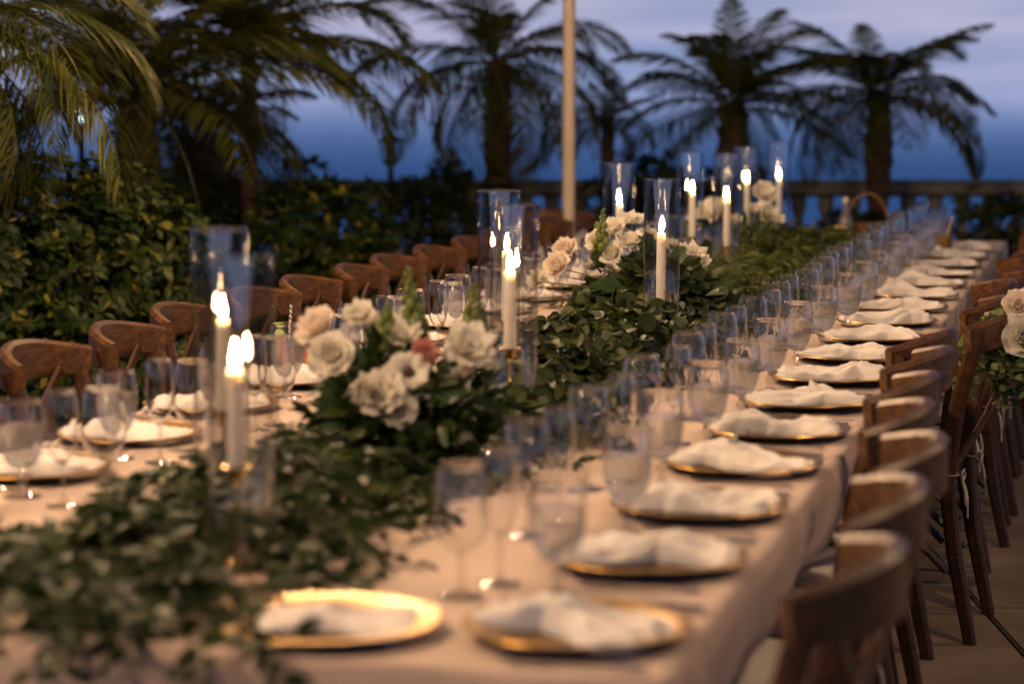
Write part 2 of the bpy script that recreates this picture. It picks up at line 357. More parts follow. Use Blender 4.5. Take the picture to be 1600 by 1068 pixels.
# ================================================================== the setting
TERR_Y1 = 15.8
terr = obj('terrace', MB().box((0, 4, -.46), (60, 2 * (TERR_Y1 - 4), .9)).mesh('terrace', False), 'joint'); terr['kind'] = 'structure'
PV = 1.22; gap = .012; X0, Y0 = 1.385, 7.0
paver_mesh = []
for k in range(3):
    b = bmesh.new(); bmesh.ops.create_cube(b, size=1)
    for v in b.verts: v.co = Vector((v.co.x * (PV - gap), v.co.y * (PV - gap), v.co.z * .03))
    bmesh.ops.bevel(b, geom=[e for e in b.edges if all(v.co.z > 0 for v in e.verts)], offset=.006, segments=2, affect='EDGES')
    me = bpy.data.meshes.new('paver'); b.to_mesh(me); b.free(); paver_mesh.append(me)
for i in range(-4, 5):
    for j in range(-6, 8):
        obj('paver', random.choice(paver_mesh), 'paver', terr, (X0 + (i + .5) * PV, Y0 + (j + .5) * PV, -.0135 + random.uniform(-.0015, .0015)), (0, 0, random.choice([0, 1, 2, 3]) * R(90)))
sea = obj('sea', new_mesh('sea', [(-60000, TERR_Y1 - 2, -6), (60000, TERR_Y1 - 2, -6), (60000, 60000, -6), (-60000, 60000, -6)], [(0, 1, 2, 3)]), 'sea_water'); sea['kind'] = 'structure'
bed = MB(); bp = [T(2, -3.2, .03), T(9.6, -3.2, .03), T(10.4, -3.3, .03), (-.6, 13.9, .03), (-12, 13.9, .03), (-12, 3, .03)]
bed = obj('planting_bed', new_mesh('planting_bed', bp, [tuple(range(6))], False), 'soil'); bed['kind'] = 'structure'
bed2 = obj('planting_bed_by_balustrade', MB().box((1.6, 14.35, .02), (7.5, .9, .04)).mesh('bed', False), 'soil'); bed2['kind'] = 'structure'

# balustrade
BY = 15.2
bal = thing('stone_balustrade', 'dark stone balustrade with turned balusters along the terrace edge before the sea', 'balustrade', (0, BY, 0))
obj('top_rail', MB().sweep([(-9, 0, .875), (9, 0, .875)], [(.11, -.025), (.11, .03), (.085, .05), (-.085, .05), (-.11, .03), (-.11, -.025), (-.08, -.05), (.08, -.05)]).mesh('top_rail'), 'stone', bal)
obj('base_rail', MB().box((0, 0, .08), (18, .2, .16)).mesh('base_rail', False), 'stone', bal)
bprof = [(.052, 0), (.052, .04), (.032, .07), (.036, .12), (.062, .24), (.058, .32), (.036, .46), (.03, .54), (.042, .58), (.05, .61), (.05, .68)]
bme = MB().lathe(bprof, 14).mesh('baluster')
for i in range(-14, 27): obj('baluster', bme, 'stone', bal, (.08 + i * .172, 0, .155))
for x in (-2.5, 4.75): obj('pier', MB().box((x, 0, .48), (.3, .28, .96)).mesh('pier', False), 'stone', bal)

# ================================================================== table
S0, S1, TL, TR = 3.07, 12.25, -2.30, -.57
TC = (TL + TR) / 2; TW = TR - TL
tab = thing('banquet_table', 'long banquet table hidden under the blush tablecloth', 'table', T(S0, TC, 0), ROT_T)
obj('tabletop', MB().box((0, (S1 - S0) / 2, .73), (TW - .02, S1 - S0 - .02, .025)).mesh('tabletop', False), 'bamboo', tab)
for yy in (.35, 2.3, 4.6, 6.9, S1 - S0 - .35):
    for xx in (-.34, .34): obj('leg', MB().tube([(xx, yy, 0), (xx, yy, .72)], .02).mesh('leg'), 'black_metal', tab)
def cloth():
    L = S1 - S0; nx, ny = 60, 280; v = []; f = []; nsk = 16; DROP = .66; rad = .012
    # perimeter loops: top grid then skirt rings
    for j in range(ny + 1):
        for i in range(nx + 1):
            x = (i / nx - .5) * TW; y = j / ny * L
            z = .0018 * math.sin(x * 9 + math.sin(y * 1.3) * 2) + .004 * (mnoise.noise(Vector((x * 2.2, y * .9, 1.3)))) + .0022 * mnoise.noise(Vector((x * 9, y * 5, 4)))
            for kx_ in (-.29, .29): z += .0022 * math.exp(-((x - kx_) / .012) ** 2)          # pressed fold lines
            z += .0018 * math.exp(-(((y + .4) % 1.5 - .75) / .012) ** 2)
            e_ = abs(x) / (TW / 2)
            if e_ > .97: z -= .003 * (1 + mnoise.noise(Vector((1, y * 4, 7))))
            v.append((x, y, z + .0035))
        if j: f += [((j - 1) * (nx + 1) + i, (j - 1) * (nx + 1) + i + 1, j * (nx + 1) + i + 1, j * (nx + 1) + i) for i in range(nx)]
    ring = [i for i in range(nx + 1)] + [j * (nx + 1) + nx for j in range(1, ny + 1)] + [ny * (nx + 1) + i for i in range(nx - 1, -1, -1)] + [j * (nx + 1) for j in range(ny - 1, 0, -1)]
    prev = ring; n = len(ring); acc = 0
    for k in range(1, nsk + 1):
        q = k / nsk; cur = []
        for idx, a in enumerate(ring):
            x, y, z = v[a]; nxv = (1 if x > TW / 2 - 1e-6 else -1 if x < -TW / 2 + 1e-6 else 0); nyv = (1 if y > L - 1e-6 else -1 if y < 1e-6 else 0)
            w = idx * .031
            wob = (.5 * math.sin(w * 7.1) + .35 * math.sin(w * 15.7 + 1) + .5 * mnoise.noise(Vector((x * 3, y * 3, 2)))) * .03 * q ** .7
            dz = DROP * q; out = rad * min(1, q * 10) + wob - (np.interp(dz, [0, .06, .20, .25, .34, .66], [0, .004, .05, .36, .46, .46]) if nxv else .012 * q)
            cur.append(len(v)); v.append((x + nxv * out, y + nyv * out, z - rad * .4 * min(1, q * 5) - DROP * q * (1 if not (nxv and nyv) else 1.12)))
        f += [(prev[i], cur[i], cur[(i + 1) % n], prev[(i + 1) % n]) for i in range(n)]; prev = cur
    return new_mesh('tablecloth', v, f)
tag(obj('tablecloth', cloth(), 'tablecloth', None, T(S0, TC), (0, 0, ROT_T)), 'blush linen cloth spread over the long banquet table', 'tablecloth')

# ================================================================== chairs
def make_chair():
    c = thing('crossback_chair', '-', 'chair')
    def post(sx):
        pts = [(sx * .20, -.285, 0), (sx * .192, -.235, .25), (sx * .188, -.21, .45), (sx * .196, -.235, .66), (sx * .205, -.29, .865)]
        return MB().sweep(pts, [rsec(.015 + .004 * (i > 0), .017 + .004 * (i > 0)) for i in range(5)], up=Vector((0, 1, 0))).mesh('back_post')
    for sx in (-1, 1):
        o = obj('back_post', post(sx), 'wood', c)
        obj('bolt', MB().ball((sx * .2, -.268, .825), .006, 6).mesh('bolt'), 'brass', o)
        obj('leg', MB().sweep([(sx * .195, .205, 0), (sx * .185, .18, .43)], [rsec(.013, .013), rsec(.019, .019)], up=Vector((0, 1, 0))).mesh('leg'), 'wood', c)
        arc = [(sx * .192, -.215 + .40 * u, .20 + .13 * math.sin(math.pi * u)) for u in np.linspace(0, 1, 9)]
        obj('stretcher', MB().tube(arc, .011, 6).mesh('stretcher'), 'wood', c)
    arc = [(.19 * (2 * u - 1), .19, .20 + .14 * math.sin(math.pi * u)) for u in np.linspace(0, 1, 9)]
    obj('stretcher', MB().tube(arc, .011, 6, up=Vector((0, 1, 0))).mesh('stretcher'), 'wood', c)
    # seat
    seat = [(-.20, -.205), (.20, -.205), (.215, .12), (.20, .2), (.15, .225), (-.15, .225), (-.20, .2), (-.215, .12)]
    n = len(seat); v = [(x, y, z) for z in (.425, .455) for x, y in seat]
    obj('seat', new_mesh('seat', v, [tuple(range(n - 1, -1, -1)), tuple(range(n, 2 * n))] + [(i, (i + 1) % n, n + (i + 1) % n, n + i) for i in range(n)], False), 'wood', c)
    v = []; f = []; m_ = 18
    for side in (0, 1):
        for j in range(m_ + 1):
            for i in range(m_ + 1):
                a, b = 2 * i / m_ - 1, 2 * j / m_ - 1
                e = max(0, (1 - abs(a) ** 6)) ** .5 * max(0, (1 - abs(b) ** 6)) ** .5
                z = .476 + (e * (.020 + .008 * (1 - a * a) * (1 - b * b)) + .003 * mnoise.noise(Vector((a * 2, b * 2, 3)))) * (1 if side else -1)
                v.append((a * .195 * (1 - .03 * b * b), .005 + b * .205, z))
        o_ = side * (m_ + 1) ** 2
        for j in range(m_):
            for i in range(m_):
                q = [o_ + j * (m_ + 1) + i, o_ + j * (m_ + 1) + i + 1, o_ + (j + 1) * (m_ + 1) + i + 1, o_ + (j + 1) * (m_ + 1) + i]
                f.append(tuple(q if side else q[::-1]))
    cu = obj('cushion', new_mesh('cushion', v, f), 'cushion', c)
    for sx in (-1, 1):
        rb = MB(); p = Vector((sx * .19, -.235, .47))
        rb.sweep([p + Vector((-.02, .03, .0)), p + Vector((-.03 * sx * .4 - .02, -.005, 0)), p + Vector((.0, -.012, 0)), p + Vector((.024, 0, 0)), p + Vector((.02, .03, 0))], rsec(.004, .0015))
        for lx in (-1, 1):
            rb.sweep([p + Vector((0, -.012, 0)), p + Vector((lx * .022, -.02, .012)), p + Vector((lx * .036, -.022, .0)), p + Vector((lx * .02, -.02, -.012)), p + Vector((0, -.014, 0))], rsec(.0015, .005))
            rb.sweep([p + Vector((0, -.012, 0)), p + Vector((lx * .012, -.026, -.04)), p + Vector((lx * .020, -.030, -.07)), p + Vector((lx * .015, -.032, -.10 - .02 * lx))], rsec(.0015, .004))
        obj('ribbon', rb.mesh('ribbon'), 'ribbon', cu)
    # bent top rail
    pts = []; secs = []
    for u in np.linspace(-1, 1, 21):
        x = .218 * u; y = -.262 - .105 * (1 - abs(u) ** 2.3); z = .845 + .018 * (1 - u * u)
        pts.append((x, y, z)); h = .037 + .015 * (1 - u * u); secs.append(rsec(.015, h, .3))
    obj('top_rail', MB().sweep(pts, secs).mesh('top_rail'), 'wood_rail', c)
    for sx in (-1, 1):
        pts = []
        for u in np.linspace(0, 1, 13):
            x = sx * (-.19 + .33 * u); z = .47 + .36 * u ** .9; y = -.215 - .085 * math.sin(math.pi * min(1, u * .82)) - .085 * u * u * .6 - .006 * sx
            pts.append((x, y, z))
        obj('cross_slat', MB().sweep(pts, rsec(.016, .006), up=Vector((0, 1, 0))).mesh('cross_slat'), 'wood', c)
    return c
chair0 = make_chair()
RIGHT_S = [3.27 + .505 * i for i in range(17)]
LEFT_S = [3.36 + .51 * i for i in range(16)]
FLOWER_I = 7
used = False
CNT = 'none one two three four five six seven eight nine ten'.split()
def place_chair(s, t, rz, label, group):
    global used
    if not used:
        used = True; chair0.location = T(s, t, 0); chair0.rotation_euler = (0, 0, rz); chair0['label'] = label; chair0['group'] = group; return chair0
    return dup(chair0, T(s, t, 0), rz, label, group)
flower_chair = None
for i, s in enumerate(RIGHT_S):
    jit = random.uniform(-.03, .03); rz = ROT_T + R(90) + R(random.uniform(-8, 8))
    if i == FLOWER_I:
        flower_chair = place_chair(s + .05, -.655, ROT_T + R(90) - R(4), 'brown wooden crossback chair with a flower swag tied on its back', 'crossback chairs on the paved side of the table')
    else:
        place_chair(s + random.uniform(-.03, .03), [-.645, -.66, -.69, -.735, -.765, -.785, -.785, 0][i] + jit * .6 if i < 7 else -.68 + jit, rz, (f'brown wooden crossback chair on the paved side, {CNT[FLOWER_I - i]} before the flower-decked chair' if i < FLOWER_I else f'brown wooden crossback chair on the paved side, {CNT[i - FLOWER_I]} beyond the flower-decked chair'), 'crossback chairs on the paved side of the table')
for i, s in enumerate(LEFT_S):
    place_chair(s + random.uniform(-.02, .02), -2.27 + random.uniform(-.03, .03), ROT_T - R(90) + R(random.uniform(-6, 6)), 'brown wooden crossback chair tucked in on the hedge side of the table', 'crossback chairs on the hedge side of the table')

# ================================================================== place settings
charger_me = MB().lathe([(.001, .007), (.095, .007), (.112, .010), (.135, .0165), (.158, .0205), (.1635, .0205), (.165, .0185), (.15, .0145), (.112, .0065), (.095, .0), (.001, .0)], 56).mesh('charger')
FL = (.012, .040, .018, .026)
def napkin_mesh(seed):
    rs = random.Random(seed); v = []; f = []; nx, ny = 54, 34
    ph = [rs.uniform(0, 6) for _ in range(8)]; kx = rs.uniform(-.45, .35); pn = rs.uniform(.45, .75); sk = rs.uniform(-.25, .25)
    for j in range(ny + 1):
        for i in range(nx + 1):
            a, b = 2 * i / nx - 1, 2 * j / ny - 1
            d = abs(a - kx); pinch = pn + (1 - pn) * min(1, d / .75) ** .8
            if abs(a) > .8: pinch *= 1 - .45 * (abs(a) - .8) / .2 * abs(b)
            x = a * .153 + .006 * math.sin(b * 5 + ph[0]) ; y = a * sk * .05 + b * .090 * pinch + .010 * math.sin(a * 4 + ph[1])
            edge = min(1, (1 - max(abs(a) ** 3, abs(b) ** 3)) * 2.2)
            nb = mnoise.noise(Vector((a * 2.2 + ph[2], b * 1.5, ph[3])))
            rid = 1 - abs(mnoise.noise(Vector((a * 1.4 + ph[4], b * 3.2 / (pinch + .25), ph[5])))) * 2
            puff = math.exp(-((a - kx) / .38) ** 2) * .020 + .012
            z = .004 + edge * (puff * (.65 + .35 * math.cos(b * 1.3)) + .011 * nb + .009 * rid ** 2 + .0045 * math.cos(b * 12 / (pinch + .3) + a * 3 + ph[6]) + .004 * mnoise.noise(Vector((a * 6 + ph[7], b * 6, 1))))
            v.append((x, y, max(.002, z)))
    for j in range(ny): f += [(j * (nx + 1) + i, j * (nx + 1) + i + 1, (j + 1) * (nx + 1) + i + 1, (j + 1) * (nx + 1) + i) for i in range(nx)]
    # hem: a thin underside so that the folded linen has a body
    ring = list(range(nx + 1)) + [(j + 1) * (nx + 1) - 1 for j in range(1, ny + 1)] + [ny * (nx + 1) + i for i in range(nx - 1, -1, -1)] + [j * (nx + 1) for j in range(ny - 1, 0, -1)]
    o = len(v); v += [(v[q][0] * .97, v[q][1] * .97, 0.0) for q in ring]; n = len(ring)
    f += [(ring[q], o + q, o + (q + 1) % n, ring[(q + 1) % n]) for q in range(n)]
    # the pulled-up corner of the knot
    kk = rs.uniform(-.03, .03); px, py = kx * .158 + rs.uniform(-.01, .03), kk
    cv = []; 
    for q in range(9):
        h = q / 8; hh = FL[seed % 4]
        for e in (-1, -.4, .4, 1): cv.append((px + e * .030 * (1 - h) ** .8 + .02 * h, py + .018 * (1 - abs(e)) + .008 * math.sin(h * 5), .022 + h * hh))
    o = len(v); v += cv
    for q in range(8): f += [(o + q * 4 + e, o + q * 4 + e + 1, o + q * 4 + e + 5, o + q * 4 + e + 4) for e in range(3)]
    return new_mesh('napkin', v, f)
NAPK = [napkin_mesh(40 + k) for k in range(10)]
def fork_mesh():
    b = MB(); pts = [(0, -.10, .004), (0, -.05, .0065), (0, .02, .004), (0, .05, .006)]
    b.sweep(pts, [rsec(.009, .0013), rsec(.006, .0014), rsec(.0035, .0016), rsec(.010, .0014)])
    for k in range(4): b.sweep([((k - 1.5) * .006, .045, .006), ((k - 1.5) * .0058, .075, .004), ((k - 1.5) * .0055, .10, .007)], rsec(.0016, .001))
    return b.mesh('fork')
def knife_mesh():
    b = MB(); b.sweep([(0, -.115, .004), (0, -.06, .006), (0, .0, .005)], [rsec(.009, .003), rsec(.008, .0035), rsec(.006, .003)])
    b.sweep([(0, .0, .005), (0, .06, .005), (-.002, .10, .005), (-.006, .118, .005)], [rsec(.0085, .001), rsec(.0098, .001), rsec(.008, .0009), rsec(.001, .0008)]); return b.mesh('knife')
FORK, KNIFE = fork_mesh(), knife_mesh()

def glass_thing(name, label, bowl, stem, water, h):
    g_ = thing(name, label, 'glass')
    obj('bowl', MB().lathe(bowl, 40).mesh('bowl'), 'misted_glass' if water else 'solid_glass', g_)
    obj('stem', MB().lathe(stem, 28).mesh('stem'), 'stem_glass', g_)
    if water: obj('water', MB().lathe(water, 36).mesh('water'), 'water', g_)
    return g_
def shell(prof, th=.0014):         # outer profile up, rounded rim, inner profile down
    inner = [(max(.0008, r_ - th), z + (th if i < 2 else 0)) for i, (r_, z) in enumerate(prof)]
    return [(.0006, prof[0][1])] + prof[:-1] + [(prof[-1][0] + .0004, prof[-1][1] - .001), (prof[-1][0] + .0004, prof[-1][1] + .0006), (prof[-1][0] - th / 2, prof[-1][1] + .0014)] + inner[::-1] + [(.0006, inner[0][1])]
def fill(prof, level, th=.0019):
    out = [(.0008, prof[0][1] + .004)]
    for (r_, z) in prof[1:]:
        if z < level: out.append((max(.001, r_ - th), z + .001))
    for (a, b) in zip(prof, prof[1:]):
        if a[1] < level <= b[1]:
            u = (level - a[1]) / (b[1] - a[1]); out.append((a[0] + (b[0] - a[0]) * u - th, level))
    out.append((.0008, level)); return out
def bez(pts, n=14):                # smooth profile through control points
    pts = np.array(pts); tt = np.linspace(0, len(pts) - 1, n); out = []
    for t_ in tt:
        i = min(int(t_), len(pts) - 2); u = t_ - i
        p0, p1, p2, p3 = pts[max(i - 1, 0)], pts[i], pts[i + 1], pts[min(i + 2, len(pts) - 1)]
        out.append(tuple(.5 * ((2 * p1) + (-p0 + p2) * u + (2 * p0 - 5 * p1 + 4 * p2 - p3) * u * u + (-p0 + 3 * p1 - 3 * p2 + p3) * u ** 3)))
    return [(max(.001, a), b) for a, b in out]
gob = bez([(.006, .052), (.026, .061), (.040, .088), (.0455, .120), (.0435, .156), (.039, .186)], 18)
gob_stem = [(.001, 0), (.036, .0005), (.0365, .002), (.020, .006), (.009, .012), (.0062, .018), (.0095, .028), (.0115, .034), (.0085, .041), (.006, .047), (.007, .052), (.001, .054)]
win = bez([(.005, .072), (.026, .080), (.041, .104), (.044, .132), (.041, .168), (.035, .205)], 18)
win_stem = [(.001, 0), (.035, .0005), (.0355, .002), (.014, .006), (.0055, .014), (.0042, .03), (.0042, .060), (.006, .070), (.001, .074)]
flu = bez([(.005, .080), (.018, .092), (.027, .12), (.030, .155), (.029, .19), (.026, .215)], 18)
flu_stem = [(.001, 0), (.032, .0005), (.0325, .002), (.012, .006), (.005, .014), (.004, .03), (.0045, .07), (.006, .079), (.001, .083)]
GOB = glass_thing('water_goblet', '-', shell(gob), gob_stem, fill(gob, .138), .186)
WIN = glass_thing('wine_glass', '-', shell(win), win_stem, None, .205)
FLU = glass_thing('champagne_glass', '-', shell(flu), flu_stem, None, .215)
seen = set()
def put(proto, p, rz, label, group, scale=None):
    if proto.name not in seen:
        seen.add(proto.name); proto.location = p; proto.rotation_euler = (0, 0, rz); proto['label'] = label; proto['group'] = group
        if scale: proto.scale = (scale,) * 3
        return proto
    return dup(proto, p, rz, label, group, scale)
ORD = 'first second third fourth fifth sixth seventh eighth ninth tenth eleventh twelfth thirteenth fourteenth fifteenth sixteenth seventeenth'.split()
def setting(s, t, side, glasses=True, k=None, rotz=None):
    """side +1: guest sits on the paved side, -1: on the hedge side"""
    sd = 'paved' if side > 0 else 'hedge'; wh = f'on the {sd} side of the table' if k is None else f'{ORD[k]} from the table head on the paved side'
    j = lambda a=.008: random.uniform(-a, a)
    s += j(.015); Z = TABLE_Z + .005
    base_rz = (ROT_T + R(90) if side > 0 else ROT_T - R(90)) if rotz is None else rotz
    ch = obj('charger_plate', charger_me, 'gold', None, T(s, t, Z), (0, 0, random.uniform(0, 6)))
    tag(ch, f'round gold charger plate under a napkin, {wh}', 'plate', f'gold charger plates on the {sd} side')
    np_ = obj('napkin', random.choice(NAPK), 'napkin', None, T(s + j(), t + j(), Z + .0085), (0, 0, base_rz + R(90) + R(random.uniform(-28, 28)) + (math.pi if random.random() < .5 else 0)), (1, random.uniform(.95, 1.15), random.uniform(.8, 1.1)))
    tag(np_, f'knotted white linen napkin, {wh}', 'napkin', f'knotted napkins on the {sd} side')
    q = side
    for nm, me_, off in (('dinner_knife', KNIFE, .192), ('dinner_fork', FORK, -.192)):
        o = obj(nm, me_, 'steel', None, T(s + q * off + j(.005), t + q * .03 + j(.01), Z + .001), (0, 0, base_rz + R(random.uniform(-7, 7))))
        tag(o, f'polished steel {nm[7:]} beside a gold charger, {wh}', nm[7:], f'{nm[7:]}s on the {sd} side')
    if glasses:
        put(GOB, T(s + q * .25 + j(.02), t - q * .105 + j(.02), Z), random.uniform(0, 6), f'stemmed goblet part filled with water, {wh}', f'water goblets on the {sd} side')
        put(WIN, T(s + q * .20 + j(.02), t - q * .235 + j(.02), Z), random.uniform(0, 6), f'empty clear wine glass, {wh}', f'empty wine glasses on the {sd} side')
        put(FLU, T(s + q * .30 + j(.02), t - q * .21 + j(.02), Z), random.uniform(0, 6), f'tall narrow champagne glass, {wh}', f'champagne glasses on the {sd} side')
for i, s in enumerate(RIGHT_S): setting(s + .05, -.745, 1, True, i)
for i, s in enumerate(LEFT_S): setting(s + .03, -2.125, -1)
# head of the table
ch = obj('charger_plate', charger_me, 'gold', None, T(3.25, -1.10, TABLE_Z + .005)); tag(ch, 'round gold charger plate at the head of the table beside the garland', 'plate')
np_ = obj('napkin', NAPK[2], 'napkin', None, T(3.25, -1.085, TABLE_Z + .0135), (0, 0, ROT_T + R(8)), (.8, 1.1, .6)); tag(np_, 'white napkin lying on the charger at the head of the table', 'napkin')

# ================================================================== candles
def candlestick(h):
    b = MB().lathe([(.001, 0), (.048, 0), (.05, .004), (.046, .009), (.03, .015), (.012, .022), (.007, .032), (.006, h * .3)] , 28)
    return b
def make_candle(px_h, top_y, depth, px_c, flame_y, cup_y, where, rad_g=.054):
    base = P(px_h, 534, depth); base.z = TABLE_Z + .004
    s = base.dot(U); t = base.dot(V)
    hz = P(px_h, top_y, base.y).z - base.z
    g_ = obj('hurricane_glass', MB().lathe(shell([(rad_g * .97, 0), (rad_g, .004), (rad_g, hz * .5), (rad_g, hz)], .0028)[1:-1] + [(rad_g * .97, 0)], 56).mesh('hurricane_glass'), 'hurricane_glass', None, base, (0, 0, random.uniform(0, 6)))
    tag(g_, f'clear glass hurricane cylinder, {where}', 'candle holder', 'glass hurricanes along the garland')
    obj('rim', MB().lathe([(rad_g - .0014 + .0022 * math.cos(a), hz + .0022 * math.sin(a)) for a in np.linspace(0, 2 * math.pi, 9)[:-1]], 56, closed=True).mesh('rim'), 'stem_glass', g_)
    cb = base.copy(); cx = P(px_c, 534, base.y).x; cb.x += max(-.02, min(.02, cx - base.x))
    hc = P(px_c, cup_y, base.y).z - base.z; hf = P(px_c, flame_y, base.y).z - base.z
    st = thing('candlestick', f'slim brass candlestick, {where}', 'candlestick', cb, 0, 'brass candlesticks along the garland')
    obj('base', MB().lathe([(.001, 0), (.040, 0), (.042, .004), (.038, .009), (.024, .014), (.009, .022), (.0055, .032), (.001, .034)], 28).mesh('base'), 'brass', st)
    obj('stem', MB().lathe([(.0055, .03), (.0045, .05), (.0045, hc * .55), (.008, hc * .6), (.0045, hc * .65), (.0045, hc - .035), (.009, hc - .03), (.0055, hc - .024), (.0055, hc - .015)], 16).mesh('stem'), 'brass', st)
    obj('cup', MB().lathe([(.001, hc - .026), (.011, hc - .024), (.0155, hc - .006), (.025, hc - .003), (.025, hc), (.0146, hc), (.0142, hc - .012), (.001, hc - .012)], 24).mesh('cup'), 'brass', st)
    ca = thing('taper_candle', f'lit white taper candle, {where}', 'candle', cb + Vector((0, 0, hc - .012)), 0, 'lit taper candles along the garland')
    L = hf - hc + .012
    obj('wax_body', MB().lathe([(.001, 0), (.0130, 0), (.0142, .01), (.0130, L - .008), (.0126, L - .002), (.0105, L), (.007, L - .003), (.001, L - .004)], 24).mesh('wax_body'), 'wax', ca)
    obj('wick', MB().tube([(0, 0, L - .005), (.0006, 0, L + .004), (.002, 0, L + .011)], .0009, 5).mesh('wick'), 'wick', ca)
    fl = bez([(.001, L + .002), (.0048, L + .007), (.0064, L + .014), (.0052, L + .025), (.0026, L + .036), (.0006, L + .046)], 14)
    obj('flame', MB().lathe(fl, 14).mesh('flame'), 'flame', ca)
CANDLES = [
    (375, 400, 3.86, 367, 575, 728, 'beside the gold charger at the table head'),
    (345, 358, 4.60, 349, 498, 640, 'second one in from the table head'),
    (803, 319, 5.45, 797, 424, 543, 'behind the pink bloom, nearer the paved side'),
    (780, 298, 6.20, 792, 392, 500, 'behind the pink bloom, nearer the hedge side'),
    (1033, 280, 7.18, 1032, 364, 468, 'standing clear before the round eucalyptus leaves'),
    (966, 255, 8.35, 967, 318, 420, 'behind the flowers with the blush blooms'),
    (1133, 240, 9.40, 1134, 311, 384, 'on the paved side of the ferny far garland'),
    (1076, 238, 9.70, 1080, 300, 370, 'on the hedge side of the ferny far garland'),
    (1163, 230, 10.6, 1165, 284, 350, 'behind the farthest white blooms on the hedge side'),
    (1213, 222, 11.2, 1214, 279, 345, 'last one before the far end of the garland')]
for a in CANDLES: make_candle(*a)

# ================================================================== garland
CAMP = Vector((0, 0, CAM_Z))
def sprig(p, ang, L, nleaf, rise, floor, out, stems, ls, opp=False, side_ang=60, edge_drop=True):
    pts = []; cur = Vector(p); d = Vector((math.cos(ang), math.sin(ang), rise)); d.normalize(); st = L / nleaf
    for i in range(nleaf + 1):
        pts.append(cur.copy()); d.z -= .10 * 14 / nleaf; d += rv(.06); d.normalize(); cur = cur + d * st
        lo = floor(cur)
        if cur.z < lo: cur.z = lo + random.uniform(0, .012); d.z = max(d.z, -.05)
    for i in range(1, nleaf + 1):
        t_ = (pts[i] - pts[i - 1]).normalized(); sidev = t_.cross(Vector((0, 0, 1)))
        if sidev.length < .1: sidev = Vector((1, 0, 0))
        sidev.normalize()
        for sg in ((1, -1) if opp else ((1,) if i % 2 else (-1,))):
            ax = t_ * math.cos(R(side_ang)) + sidev * sg * math.sin(R(side_ang)) + Vector((0, 0, random.uniform(-.35, .45))) + rv(.25)
            nrm = Vector((.1, -.35, .9)) + rv(.85); sc = ls * random.uniform(.7, 1.2) * (1 - .35 * i / nleaf)
            out.append(leaf_matrix(pts[i], ax, nrm, sc))
    if stems is not None: stems.tube([tuple(q) for q in pts[::2]] + ([tuple(pts[-1])] if nleaf % 2 else []), .0013, 3, cap=False)
def tfloor(p):
    s, t = p.dot(U), p.dot(V)
    if TL < t < TR and S0 < s < S1: return TABLE_Z + .008
    return .45
def garland(name, label, s_a, s_b, n, base, mt, spread, height, L, nleaf, ls, nsingle, centre, opp, side_ang, bias=0):
    g_ = thing(name, label, 'garland', T(s_a, centre(s_a), TABLE_Z + .004), 0)
    Ms = []; stm = MB()
    for k in range(n):
        s = random.uniform(s_a, s_b); c = centre(s); w = spread(s); h = height(s)
        e = max(-1, min(1, random.gauss(0, .5))); t = c + e * w
        z = TABLE_Z + .012 + random.random() ** .7 * h * (1 - .65 * abs(e)) ; p = T(s, t, z)
        ang = math.atan2((V * e).y, (V * e).x) + random.gauss(0, 1.0) if random.random() < .7 else random.uniform(0, 6.28)
        sprig(p, ang, L * random.uniform(.6, 1.2), nleaf, random.uniform(.0, .55), tfloor, Ms, stm, ls, opp, side_ang)
    bpy.context.view_layer.update()
    def score(m_):
        q = Vector(m_[:3, 3]); d = (q - CAMP).length; t = q.dot(V); return (q.z - TABLE_Z) * 3.0 + (t - centre(q.dot(U))) * 1.2 - d * .35 + random.uniform(0, .25)
    plant_leaves(g_, base, Ms, mt, nsingle, score)
    iv = g_.location
    stems = stm.mesh('stems'); stems.transform(Matrix.Translation(-iv)); o = obj('stems', stems, 'stem', g_); o['kind'] = 'stuff'
    return g_
RUS = leaf_base(.052, .023, 'oval', 4, .3, .15)
EUC = leaf_base(.047, .047, 'round', 6, .16, .12)
FER = leaf_base(.055, .0105, 'oval', 3, .3, .3)
garland('greenery_garland', 'dark pointed-leaf garland spilling over the table head below the first hurricanes', 3.06, 4.95, 430, RUS, 'ruscus',
        lambda s: .24 + .07 * max(0, (4.0 - s)), lambda s: .10 + .03 * math.sin(s * 5), .20, 13, 1.0, 300, lambda s: -1.50 + .10 * max(0, s - 4.2) - .03 * (s < 3.6), False, 50)
garland('eucalyptus_garland', 'garland of round eucalyptus leaves on the table around the clear-standing candle', 4.9, 8.2, 330, EUC, 'eucalyptus',
        lambda s: .27 + .05 * math.sin(s * 3), lambda s: .13 + .04 * math.sin(s * 2.2), .19, 12, 1.0, 300, lambda s: -1.40, True, 65)
garland('fern_garland', 'feathery green garland at the far end of the table below the farthest candles', 8.0, 11.9, 330, FER, 'fern',
        lambda s: .30 - .10 * max(0, s - 11), lambda s: .17 - .09 * max(0, s - 10.8), .24, 16, 1.1, 300, lambda s: -1.42, True, 55)

